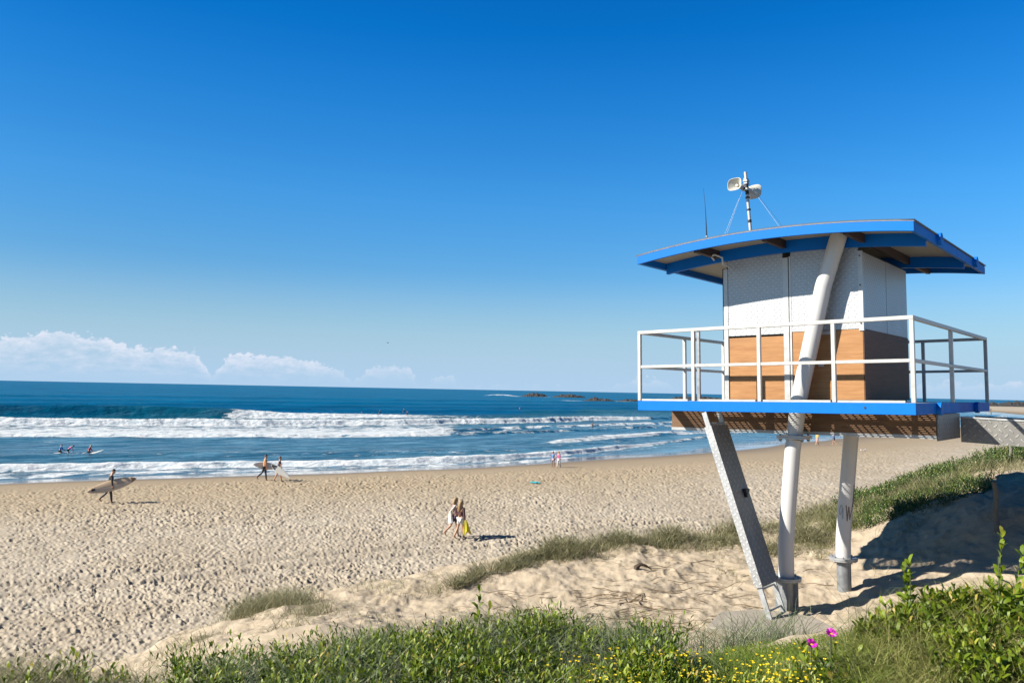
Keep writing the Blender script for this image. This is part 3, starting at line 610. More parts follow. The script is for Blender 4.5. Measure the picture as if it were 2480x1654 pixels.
# --- loudspeaker mast
mast = empty('loudspeaker_mast', label='black and white banded mast with two horn loudspeakers on the tower roof', cat='mast'); mast.matrix_world = TM @ Matrix.Translation(P(2.70, 1.5, RZ + arch(2.7)))
def mp(z): return Vector((-.073 * z, 0, z))
HM = 1.34
MB().tube([mp(0), mp(HM)], .024, 14).build('pole', mrail, mast, True)
for za, zb, r in ((.50, .545, .030), (.70, .725, .034), (.90, .925, .036), (.965, 1.03, .029), (1.08, 1.17, .030), (.30, .33, .03)): MB().tube([mp(za), mp(zb)], r, 14).build('black_band', mblack, mast, True)
for k, (za, wd) in enumerate(((1.19, .075), (1.15, .06), (1.22, .05))):
    p_ = mp(za); MB().box(p_.x - wd / 2, p_.x + wd / 2, p_.y - .045, p_.y + .045, p_.z - .016, p_.z + .016).build('clamp', mgalv, mast, bevel=.003)
def horn(center, direction, sz):
    d = Vector(direction).normalized(); x = Vector((0, 0, 1)).cross(d).normalized(); y = d.cross(x)
    prof = [(-.16, .028), (-.16, .045), (-.07, .045), (-.06, .035), (.0, .045), (.06, .085), (.11, .125), (.125, .135), (.128, .128), (.105, .115), (.05, .07), (.0, .035), (.02, .03), (.05, .022), (.055, 0.002)]
    n = 28; V = []; F = []
    for (a, r) in prof:
        for k in range(n):
            th = 2 * math.pi * k / n; e = 3.2 if r > .06 else 2.2; cx_, sy_ = math.cos(th), math.sin(th); q = (abs(cx_) ** e + abs(sy_) ** e) ** (-1 / e)
            V.append(center + (d * a + x * (cx_ * q * r * 1.08) + y * (sy_ * q * r * .88)) * sz)
    for i in range(len(prof) - 1):
        for k in range(n): F.append((i * n + k, i * n + (k + 1) % n, (i + 1) * n + (k + 1) % n, (i + 1) * n + k))
    m = MB().add(V, F); o = m.build('horn_speaker', mcream, mast, True)
    br = MB(); br.bar(center - d * .11 * sz, mp(1.19), .03, .02, (0, 0, 1)); br.build('bracket', mgalv, o); return o
iv = TM.to_3x3().inverted()
horn(mp(1.10) + iv @ Vector((-.15, -.03, 0)), iv @ Vector((-.72, -.66, .05)), .86)
horn(mp(1.07) + iv @ Vector((.08, .13, 0)), iv @ Vector((.75, .62, -.03)), 1.0)
for gp in ((3.30, 1.5), (3.17, 1.2), (2.04, 1.5), (2.3, 2.9)):
    e_ = Vector(P(gp[0], gp[1], RZ + .02 + arch(gp[0]))) - Vector(P(2.70, 1.5, RZ + arch(2.7))); MB().tube([mp(1.20), e_], .002, 6).build('guy_wire', mwire, mast)
ant = empty('whip_antenna', label='thin black whip antenna standing left of the loudspeaker mast', cat='antenna'); ant.matrix_world = TM @ Matrix.Translation(P(3.49, 1.5, RZ + .01 + arch(3.49)))
MB().tube([(0, 0, 0), (-.004, 0, .42)], .0125, 10).build('base_tube', mblack, ant, True)
MB().tube([(-.004, 0, .40), (-.018, 0, .78), (-.03, 0, 1.0), (-.055, 0, 1.26)], [.012, .006, .0035, .002], 8).build('whip', mblack, ant, True)
MB().tube([(-.004, 0, .42), (-.0045, 0, .44)], .017, 10).build('collar', mrail, ant)

# --- concrete footing
foot = MB(); rr_ = random.Random(3); ptsF = [(-.95, -.18), (-.60, .42), (.05, .50), (.60, .20), (.72, -.22), (.25, -.52), (-.35, -.50)]
top = [(x, y, .10 + .02 * x + .05 * y) for x, y in ptsF]; bt_ = [(x * 1.02, y * 1.02, -.3) for x, y in ptsF]; n_ = len(ptsF)
foot.add(bt_ + top, [tuple(range(n_ - 1, -1, -1)), tuple(range(n_, 2 * n_))] + [(i, (i + 1) % n_, n_ + (i + 1) % n_, n_ + i) for i in range(n_)])
fo_ = foot.build('concrete_footing', mconc, None, bevel=.015); fo_.location = (3.55, 10.62, gz(3.55, 10.62) - .0); tag(fo_, 'sandy grey concrete footing slab half buried under the ladder foot', 'footing')

# ---------------------------------------------------------------- vegetation
def leaf_mat(name, stops, trans=.3, rough=.45):
    m = bpy.data.materials.new(name); m.use_nodes = True; t = NT(m.node_tree); b = m.node_tree.nodes['Principled BSDF']; out = m.node_tree.nodes['Material Output']
    c = t.ramp(t.attr('rnd'), stops); t.link(c, b.inputs['Base Color']); b.inputs['Roughness'].default_value = rough; b.inputs['Specular IOR Level'].default_value = .35
    tr = m.node_tree.nodes.new('ShaderNodeBsdfTranslucent'); t.link(c, tr.inputs[0]); mx = m.node_tree.nodes.new('ShaderNodeMixShader'); mx.inputs[0].default_value = trans
    t.link(b.outputs[0], mx.inputs[1]); t.link(tr.outputs[0], mx.inputs[2]); t.link(mx.outputs[0], out.inputs[0]); return m
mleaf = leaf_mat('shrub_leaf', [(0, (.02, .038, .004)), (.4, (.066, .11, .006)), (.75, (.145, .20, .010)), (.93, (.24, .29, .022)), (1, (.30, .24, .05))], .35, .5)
mleafd = leaf_mat('ridge_shrub_leaf', [(0, (.022, .045, .012)), (.6, (.06, .105, .022)), (.95, (.12, .17, .04)), (1, (.30, .27, .10))], .25)
mgrass = leaf_mat('dune_grass', [(0, (.07, .076, .035)), (.45, (.17, .17, .085)), (.75, (.26, .24, .13)), (1, (.38, .32, .19))], .25, .6)
mgrassb = leaf_mat('blue_grey_grass', [(0, (.045, .068, .030)), (.5, (.105, .135, .065)), (.85, (.19, .22, .12)), (1, (.36, .33, .20))], .25, .55)
mgrassg = leaf_mat('fresh_grass', [(0, (.05, .085, .010)), (.5, (.13, .19, .022)), (.85, (.26, .30, .05)), (1, (.45, .40, .18))], .3, .5)
mgrassy = leaf_mat('dry_grass', [(0, (.085, .105, .022)), (.5, (.18, .20, .045)), (.85, (.28, .27, .10)), (1, (.40, .35, .17))], .3, .6)
mpetal = leaf_mat('yellow_petal', [(0, (.75, .56, .015)), (1, (.95, .80, .05))], .3)
mmag = leaf_mat('magenta_petal', [(0, (.40, .01, .30)), (1, (.62, .03, .50))], .3)
mstem = material('dry_stem', (.23, .15, .07), .8, var=.35, scale=20)[0]
mstemg = material('green_stem', (.10, .12, .04), .7, var=.3)[0]
def norm(v): return v / np.maximum(np.linalg.norm(v, axis=-1, keepdims=True), 1e-9)
def leaves(P0, D, L, Wd, rnd, droop=.15):
    """Each leaf: 6 vertices, a narrow foot, a wide middle and a rounded tip; folded along the midrib."""
    n = len(P0); D = norm(D); up = np.tile([0, 0, 1.], (n, 1)); sd = norm(np.cross(D, up) + 1e-6); rot = rng.uniform(-1.1, 1.1, (n, 1)); nn = np.cross(sd, D); sd = sd * np.cos(rot) + nn * np.sin(rot); nn = np.cross(sd, D)
    L = L[:, None]; Wd = Wd[:, None]
    mid1 = P0 + D * L * .45 + nn * L * .05; mid2 = P0 + D * L * .82 - nn * L * droop * .3
    V = np.stack([P0, mid1 - sd * Wd * .45 + nn * Wd * .15, mid1 + sd * Wd * .45 + nn * Wd * .15, mid2 - sd * Wd * .42 + nn * Wd * .1, mid2 + sd * Wd * .42 + nn * Wd * .1, P0 + D * L - nn * L * droop], 1).reshape(-1, 3)
    o = np.arange(n)[:, None] * 6; T = np.concatenate([o + [0, 2, 1], o + [3, 4, 5]]); Q = o + [1, 2, 4, 3]
    return V, T, Q, np.repeat(rnd, 6)
def join(parts):
    V, T, Q, A = [], [], [], []; n = 0
    for v, tt, q, a in parts:
        V.append(v); T.append(tt + n); Q.append(q + n); A.append(a); n += len(v)
    return np.concatenate(V), [np.concatenate(T), np.concatenate(Q)], np.concatenate(A)
def sprigs(base, h, nl, ll, lw, tilt=.25, rlo=0., rhi=1.):
    """Upright leafy shoots standing at base (n,3)."""
    n = len(base); ax = norm(np.concatenate([rng.normal(0, tilt, (n, 2)), np.ones((n, 1))], 1)); tt = np.tile(np.linspace(.18, 1, nl), (n, 1)) + rng.uniform(-.04, .04, (n, nl))
    ph = rng.uniform(0, 6.28, (n, 1)) + np.arange(nl) * 2.4; elv = .25 + .85 * np.clip(tt, 0, 1) + rng.normal(0, .18, (n, nl))
    P0 = base[:, None] + ax[:, None] * (h[:, None] * tt)[..., None]
    D = np.stack([np.cos(ph) * np.cos(elv), np.sin(ph) * np.cos(elv), np.sin(elv)], -1) + ax[:, None] * .3
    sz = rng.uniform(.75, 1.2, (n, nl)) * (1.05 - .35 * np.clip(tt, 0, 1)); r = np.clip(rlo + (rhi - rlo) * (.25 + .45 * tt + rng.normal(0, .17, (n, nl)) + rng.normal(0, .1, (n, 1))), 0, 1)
    r = np.where(rng.random((n, nl)) < .015, 1., r)
    return leaves(P0.reshape(-1, 3), D.reshape(-1, 3), (ll * sz).ravel(), (lw * sz).ravel(), r.ravel())
def blades(base, L, wd, lean, rnd, curl=.5, seg=3, dirs=None):
    n = len(base); a = rng.uniform(0, 6.283, n) if dirs is None else dirs; out = np.stack([np.cos(a), np.sin(a), np.zeros(n)], -1); sd = np.stack([-np.sin(a), np.cos(a), np.zeros(n)], -1)
    ro = rng.uniform(0, 3.14, n)[:, None]; sd = sd * np.cos(ro) + out * np.sin(ro)
    V = []; 
    for k in range(seg + 1):
        f = k / seg; ang = lean + curl * f * f; c = base + (out * (np.sin(ang) * L * f)[:, None]) + np.array([0, 0, 1.]) * (np.cos(ang) * L * f)[:, None]; ww = wd * (1 - f) ** .6 * .5
        if k < seg: V += [c - sd * ww[:, None], c + sd * ww[:, None]]
        else: V += [c]
    V = np.stack(V, 1); m = V.shape[1]; V = V.reshape(-1, 3); o = np.arange(n)[:, None] * m
    Q = np.concatenate([o + [2 * k, 2 * k + 1, 2 * k + 3, 2 * k + 2] for k in range(seg - 1)]); T = o + [2 * seg - 2, 2 * seg - 1, 2 * seg]
    return V, T, Q, np.repeat(rnd, m)
def onground(x, y, dz=-.03): return np.stack([x, y, base_h(x, y)[0] + dz], -1)
def veg(name, parts, mat, kind=None, parent=None, origin=None):
    V, F, A = join(parts)
    if origin is not None: V = V - np.asarray(origin)
    o = link_mesh(name, np_mesh(name, V, F, {'rnd': A}), mat, parent)
    if origin is not None and parent is None: o.location = origin
    if kind: o['kind'] = kind
    return o
def wedge(n, r0, r1, y0, y1):
    y = np.sqrt(rng.uniform(y0 * y0, y1 * y1, n)); return rng.uniform(r0, r1, n) * y, y
# broad leafy shrub mass in the foreground
def F1(n):
    x, y = wedge(n, -.42, .23, 2.7, 5.7); r = x / y
    ymax = np.interp(r, [-.42, -.33, -.28, -.2, -.1, -.03, .05, .12, .17, .21, .24], [3.7, 4.35, 4.75, 5.05, 5.35, 5.5, 5.3, 5.3, 5.0, 4.3, 3.9]) + .25 * pnoise(x / .35, y / .35, 201)
    gp = np.exp(-(((r - .135) / .05) ** 2 + ((y - 4.55) / .45) ** 2)) + .8 * np.exp(-(((r + .02) / .04) ** 2 + ((y - 5.1) / .35) ** 2)) + .8 * np.exp(-(((r + .17) / .05) ** 2 + ((y - 4.3) / .35) ** 2)); k = (y < ymax) & (rng.random(n) < sm(-.22, .22, fbm(x / .55, y / .55, 203, 2) + .14 - .7 * gp)); return x[k], y[k]
x, y = F1(8200); bb = onground(x, y); lumpv = fbm(x / .5, y / .5, 207, 2)
hh = np.clip(.21 + .17 * lumpv + rng.normal(0, .035, len(x)), .08, .5)
stuff_ = veg('shrub_ground_cover', [sprigs(bb, hh, 13, .056, .0165, .32)], mleaf, 'stuff')
x, y = wedge(900, -.42, .22, 2.7, 5.2); bb = onground(x, y); hh = np.clip(.30 + .15 * fbm(x / .5, y / .5, 207, 2), .2, .5); bb[:, 2] += hh * .55
stuff2 = veg('shrub_ground_cover', [sprigs(bb, hh * .5, 9, .05, .0135, .5)], mleaf, 'stuff')
# right-hand leafy cover with larger leaves
def F3(n):
    x, y = wedge(n, .30, .74, 2.2, 5.0); r = x / y
    ymax = np.interp(r, [.30, .36, .40, .45, .52, .58, .66, .74], [3.5, 4.1, 4.4, 4.75, 4.9, 4.75, 4.7, 4.7])
    dn = sm(-.15, .25, pnoise(x / .42, y / .42, 211) + .1 - .55 * np.exp(-(((r - .50) / .055) ** 2)) * (y < 4.4)); k = (y < ymax) & (rng.random(n) < dn); return x[k], y[k]
x, y = F3(2600); bb = onground(x, y); hh = np.clip(.125 + .1 * pnoise(x / .4, y / .4, 213) + rng.normal(0, .03, len(x)), .05, .26)
veg('shrub_ground_cover', [sprigs(bb, hh, 10, .076, .025, .45)], mleaf, 'stuff')
# grasses
x, y = wedge(30000, -.46, .24, 2.7, 5.8); r = x / y; lim = np.interp(r, [-.46, -.33, -.25, -.1, .0, .14, .19, .24], [4.0, 4.6, 5.1, 5.6, 5.8, 5.5, 5.0, 4.3]); gp = np.exp(-(((r - .135) / .06) ** 2 + ((y - 4.55) / .5) ** 2)) + .8 * np.exp(-(((r + .02) / .05) ** 2 + ((y - 5.1) / .4) ** 2)) + .8 * np.exp(-(((r + .17) / .06) ** 2 + ((y - 4.3) / .4) ** 2)); k = (y < lim) & (rng.random(len(x)) < .04 + .75 * sm(.0, .3, fbm(x / .6, y / .6, 221, 2) + .02 + .5 * gp)); x, y = x[k], y[k]; n = len(x)
veg('foreground_grass', [blades(onground(x, y, .06), rng.uniform(.24, .50, n), rng.uniform(.003, .006, n), rng.uniform(.05, .8, n), rng.beta(2.2, 2, n), 1.0)], mgrassb, 'stuff')
x, y = wedge(12000, -.70, -.36, 2.7, 5.0); k = (y < 4.25 + .3 * pnoise(x / .3, y / .3, 3)) ; x, y = x[k], y[k]; n = len(x)
veg('foreground_grass', [blades(onground(x, y), rng.uniform(.20, .44, n), rng.uniform(.003, .006, n), rng.uniform(.1, .9, n), rng.beta(2, 1.6, n), .9)], mgrass, 'stuff')
x, y = wedge(36000, .0, .46, 2.4, 6.0); r = x / y; lim = np.interp(r, [0, .1, .2, .3, .46], [4.6, 5.0, 5.5, 5.6, 4.9]); k = y < lim + .25 * pnoise(x / .3, y / .3, 223); x, y = x[k], y[k]; n = len(x)
veg('foreground_grass', [blades(onground(x, y), rng.uniform(.6, 1.1, n) * np.clip(.29 - .17 * (y - 3.9), .12, .30), rng.uniform(.004, .008, n), rng.uniform(.05, .7, n), rng.beta(2, 2.5, n), .8)], mgrassg, 'stuff')
x, y = wedge(900, -.66, -.36, 2.8, 4.3); k = rng.random(len(x)) < sm(-.1, .3, pnoise(x / .3, y / .3, 227)); x, y = x[k], y[k]
veg('shrub_ground_cover', [sprigs(onground(x, y), rng.uniform(.1, .24, len(x)), 9, .055, .018, .4)], mleaf, 'stuff')
x, y = wedge(34000, .34, .76, 2.1, 5.0); r = x / y; lim = np.interp(r, [.34, .40, .45, .52, .6, .76], [4.1, 4.5, 4.95, 5.0, 4.95, 4.9]); k = (y < lim) & (rng.random(len(x)) < .30 + .60 * np.exp(-((r - .49) / .07) ** 2)); x, y = x[k], y[k]; n = len(x)
veg('foreground_grass', [blades(onground(x, y), rng.uniform(.14, .32, n), rng.uniform(.003, .006, n), rng.uniform(.05, .8, n), rng.beta(2, 2, n), .8)], mgrassy, 'stuff')
# yellow daisies: stem, leaf cushion and a head of petals
x, y = wedge(2300, .02, .40, 2.6, 4.15); r = x / y; dn = sm(-.25, .3, fbm(x / .45, y / .45, 231, 2) + .15) * np.exp(-((r - .24) / .12) ** 2) * 1.2; k = rng.random(len(x)) < dn + .06; x, y = x[k], y[k]; n = len(x)
bb = onground(x, y); hs = rng.uniform(.16, .30, n); tp = bb + np.stack([rng.normal(0, .03, n), rng.normal(0, .03, n), hs], -1)
st_ = blades(bb, hs, np.full(n, .004), np.full(n, .02), np.full(n, .3), 0.05)
veg('yellow_wildflowers', [(lambda k_: leaves(np.repeat(tp, 8, 0), np.stack([np.cos(k_), np.sin(k_), np.full(len(k_), .9)], -1), np.full(len(k_), .0095), np.full(len(k_), .007), rng.random(len(k_)), .05))(np.tile(np.arange(8) * .785, n) + np.repeat(rng.uniform(0, 6, n), 8))], mpetal, 'stuff')
veg('wildflower_stems', [st_, sprigs(bb, hs * .8, 5, .06, .012, .3)], mgrassg, 'stuff')

# ridge: grey-green marram along the crest, fresh grass and shrubs towards the right
lo = np.array([(-.75, 12.55), (-.25, 13.15), (1.15, 13.95), (2.75, 14.55), (4.3, 14.8), (4.95, 13.7), (5.6, 13.9), (6.6, 15.4), (7.6, 15.4), (8.3, 14.8), (9.0, 14.5), (10.0, 14.6), (11.5, 15), (13, 16)])
hi = np.array([(-1.0, 12.75), (-.25, 13.75), (1.05, 15.1), (2.8, 15.7), (4.7, 16.4), (5.7, 17.3), (6.7, 18.1), (8.6, 19.3), (10.3, 20.7), (11.4, 20.9), (12.8, 20.6), (14.2, 20.4), (15.6, 20), (16.6, 20)])
def ridge(n, f0, f1, g0=0., g1=1.):
    f = rng.uniform(f0, f1, n); g = rng.uniform(g0, g1, n); i = np.arange(len(lo)); a = np.stack([np.interp(f, i, lo[:, k]) for k in (0, 1)], -1); c = np.stack([np.interp(f, i, hi[:, k]) for k in (0, 1)], -1); p = a + (c - a) * g[:, None]
    return p[:, 0], p[:, 1], f, g
def grass_ridge(n, f0, f1, g0, g1, lmin, lmax, mat, thr, beta=(2, 2), wd=(.006, .012), cl=.7):
    x, y, f, g = ridge(n, f0, f1, g0, g1); d = sm(-.35, .35, fbm(x / .6, y / .6, 241, 3) + thr); d = d * np.clip(.12 + f * .55, 0, 1) * (.25 + .75 * sm(0, .4, (g - g0) / (g1 - g0))); k = rng.random(n) < d; x, y = x[k], y[k]; n = len(x)
    L = rng.uniform(lmin, lmax, n) * (.55 + 1.3 * np.clip(.4 + 1.2 * pnoise(x / .8, y / .8, 243), 0, 1)) * (.5 + .5 * sm(0, .35, (g - g0) / (g1 - g0))[k])
    return veg('ridge_grass', [blades(onground(x, y), L, rng.uniform(*wd, n), rng.uniform(.05, .6, n), rng.beta(*beta, n), cl)], mat, 'stuff')
grass_ridge(22000, 0, 4.3, .05, 1, .20, .42, mgrass, .25)
grass_ridge(9000, 4.1, 6.0, 0, 1, .14, .34, mgrass, .0, (2.2, 1.8))
grass_ridge(22000, 5.6, 9.2, .0, 1, .18, .40, mgrass, .25, (2.1, 2))
grass_ridge(9000, 6.2, 9.5, .0, .75, .15, .32, mgrassg, .05, (1.8, 2.6))
grass_ridge(12000, 8.6, 13, .25, 1, .2, .4, mgrass, .2, (2.2, 2))
x, y, f, g = ridge(5200, 6.6, 12.6, .60, 1.0); k = rng.random(len(x)) < sm(-.35, .1, fbm(x / .8, y / .8, 251, 2) + .1) * sm(.45, .75, g + (f - 7) * .05); x, y = x[k], y[k]
veg('ridge_shrubs', [sprigs(onground(x, y), np.clip(.28 + .22 * fbm(x / .7, y / .7, 253, 2) + rng.normal(0, .04, len(x)), .1, .6), 9, .07, .03, .4)], mleafd, 'stuff')
x, y, f, g = ridge(1500, 7.2, 9.8, .0, .35); k = rng.random(len(x)) < .7; x, y = x[k], y[k]
veg('ridge_shrubs', [sprigs(onground(x, y), np.clip(.2 + .2 * fbm(x / .6, y / .6, 255, 2), .08, .45), 8, .06, .022, .5)], mleafd, 'stuff')
# scattered short grass and dry runners on the dune sand
x = rng.uniform(-4.8, 9, 24000); y = rng.uniform(8.5, 15, 24000); k = rng.random(len(x)) < sm(.05, .45, fbm(x / 1.1, y / 1.1, 261, 3)) * .75; k &= (x < -1.0 + (y - 9) * .1) | ((x > 3.5) & (y > 12.3)); x, y = x[k], y[k]; n = len(x)
veg('sparse_dune_grass', [blades(onground(x, y, -.01), rng.uniform(.10, .28, n), rng.uniform(.006, .011, n), rng.uniform(.2, 1.2, n), rng.beta(3, 1.5, n), .6)], mgrass, 'stuff')
m = MB(); rr = random.Random(5)
for i in range(110):
    cx, cy = rr.choice([(1.6, 11.6), (2.6, 12.4), (3.2, 13.2), (1.2, 10.2), (2.9, 11.4), (4.4, 13.2), (.8, 11.2)]); px, py = cx + rr.gauss(0, .75), cy + rr.gauss(0, .7); a = rr.uniform(-.5, .9) + (math.pi if rr.random() < .5 else 0); pts = []
    ln = rr.uniform(.25, 1.3); k = max(4, int(ln / .09))
    for j in range(k):
        pts.append((px, py, gz(px, py) + .022 + .02 * math.sin(j * 1.1 + i))); a += rr.gauss(0, .16); px += math.cos(a) * ln / k; py += math.sin(a) * ln / k
    m.tube(pts, [.0065 * (1 - .7 * j / k) for j in range(k)], 4, False)
dr = m.build('dry_runners', mstem); dr['kind'] = 'stuff'

# single tufts that can be told apart
def tuft(x, y, n, L, sp, mat, label, rz=(.05, .9), wd=(.004, .007), beta=(2, 2)):
    bx = x + rng.normal(0, sp, n); by = y + rng.normal(0, sp, n); g0 = gz(x, y)
    o = veg('grass_tuft', [blades(onground(bx, by), rng.uniform(.5, 1.1, n) * L, rng.uniform(*wd, n), rng.uniform(*rz, n), rng.beta(*beta, n), .8)], mat, None, None, (x, y, g0)); return tag(o, label, 'grass tuft', 'grass tufts on the dune')
tuft(-3.82, 12.1, 1100, .52, .20, mgrass, 'largest grey-green grass tuft on the sandy mound left of the leafy shrubs')
tuft(-3.85, 13.2, 600, .48, .15, mgrass, 'small wispy grass tuft crowning the top of the sandy mound by the beach')
tuft(-3.25, 12.1, 800, .46, .20, mgrass, 'spreading grey grass tuft just right of the largest mound tuft')
tuft(-2.75, 11.3, 600, .34, .26, mgrass, 'thin straw-coloured grass tuft between the sandy mound and the shrubs')
tuft(-3.95, 10.3, 260, .3, .16, mgrass, 'low sparse grass tuft on the sand slope below the mound')
tuft(-1.0, 12.75, 150, .28, .14, mgrass, 'dark little grass tuft at the left tip of the grassy ridge')
tuft(-1.75, 13.1, 120, .2, .12, mgrass, 'tiny isolated grass tuft on open sand left of the grassy ridge')
tuft(-.05, 5.35, 520, .46, .16, mgrassb, 'blue-grey grass tuft rising behind the middle of the leafy shrubs', (.05, .7))
tuft(2.12, 6.6, 420, .62, .17, mgrassb, 'tall blue-grey grass tuft in front of the concrete footing', (.05, .8), (.004, .007), (1.8, 2.2))
tuft(1.62, 6.0, 220, .42, .18, mgrassb, 'thin dark grass tuft left of the footing above the yellow flowers', (.05, .7))
tuft(2.0, 4.65, 26, .75, .16, mgrassb, 'few long pale grass stalks standing above the right-hand leaves', (.0, .35), (.003, .005), (3, 2))
# the tall sprig at the right and another shoot beside it
def sprig_thing(x, y, h, label):
    g0 = gz(x, y); o = veg('leafy_shoot', [sprigs(np.array([[x, y, g0]] * 2) + rng.normal(0, .015, (2, 3)), np.array([h, h * .8]), 22, .08, .034, .10, .35, 1.)], mleaf, None, None, (x, y, g0))
    MB().tube([(0, 0, -.05), (0, 0, h * .8)], .003, 6).build('stem', mstemg, o); return tag(o, label, 'plant')
sprig_thing(2.62, 4.25, .52, 'tall bright green shoot standing highest above the right-hand plants')
sprig_thing(2.40, 4.75, .36, 'short bright green shoot at the left end of the right-hand plants')
sprig_thing(-.18, 5.30, .40, 'leaning leafy shoot sticking up above the middle of the shrub bank')
# pink flowers
for i, (x, y, zt, lb) in enumerate(((1.54, 4.05, .25, 'magenta flower on the left of the pair beside the yellow daisies'), (1.66, 4.10, .27, 'magenta flower on the right of the pair facing the camera'), (1.29, 3.43, .19, 'magenta flower with yellow centre at the bottom edge among grass'))):
    f = empty('pink_flower', (x, y, gz(x, y)), 0, lb, 'flower', 'magenta dune flowers')
    k_ = np.arange(26) * .2417; D = np.stack([np.cos(k_), np.sin(k_) * .8 - .5, .45 + .5 * np.sin(k_)], -1)
    veg('petals', [leaves(np.tile([[0, 0, zt]], (26, 1)), D, np.full(26, .034), np.full(26, .012), rng.random(26), .02)], mmag, None, f)
    MB().tube([(0, 0, 0), (0, 0, zt)], .004, 6).build('stem', mstemg, f); MB().tube([(0, -.004, zt), (0, -.013, zt + .005)], [.009, .007], 10).build('flower_centre', mpetal, f)

# posts, stump
mpost = material('weathered_wood', (.22, .20, .17), .9, var=.3, scale=8, bump=.5, bdist=.01)[0]
def post(x, y, h, r, lean, lb):
    pts = [(lean * k / 6 * h + .012 * math.sin(k * 1.7), .012 * math.cos(k * 2.1), -.2 + (h + .2) * k / 6) for k in range(7)]
    o = MB().tube(pts, [r * (1.05 - .04 * k) for k in range(7)], 10).build('wooden_post', mpost, None, True); o.location = (x, y, gz(x, y)); return tag(o, lb, 'post', 'weathered fence posts on the dune')
post(7.85, 12.75, .80, .045, -.03, 'grey weathered post standing in the shaded sand hollow'); post(11.6, 18.3, .45, .04, .02, 'short grey post among shrubs at the top of the dune')
st = MB(); st.tube([(0, 0, -.05), (.03, .01, .08), (.10, .03, .13), (.2, .05, .10), (.30, .06, .03)], [.03, .05, .03, .018, .006], 5); o = st.build('driftwood', material('dark_wood', (.10, .07, .045), .9, var=.3)[0], None, True); o.location = (2.12, 13.3, gz(2.12, 13.3)); tag(o, 'small dark stump of driftwood lying on the dune sand', 'driftwood')

# ---------------------------------------------------------------- people
dg = bpy.context.evaluated_depsgraph_get
def skin_mesh(name, J, edges, lv=1):
    """Grow one continuous surface over a skeleton: J name -> (position, radius)."""
    names = list(J); ind = {n: i for i, n in enumerate(names)}
    me = bpy.data.meshes.new(name + '_bones'); me.from_pydata([J[n][0] for n in names], [(ind[a], ind[b]) for a, b in edges], []); o = bpy.data.objects.new(name + '_tmp', me); col.objects.link(o)
    o.modifiers.new('skin', 'SKIN'); sub = o.modifiers.new('sub', 'SUBSURF'); sub.levels = lv; sub.render_levels = lv
    for n in names:
        r = J[n][1]; me.skin_vertices[0].data[ind[n]].radius = (r, r) if not isinstance(r, tuple) else r
    me.skin_vertices[0].data[0].use_root = True
    d = dg(); ev = o.evaluated_get(d); r = bpy.data.meshes.new_from_object(ev, depsgraph=d); bpy.data.objects.remove(o); bpy.data.meshes.remove(me)
    r.name = name; r.polygons.foreach_set('use_smooth', np.ones(len(r.polygons), bool)); r.materials.clear(); return r
def V3(*a): return Vector(a)
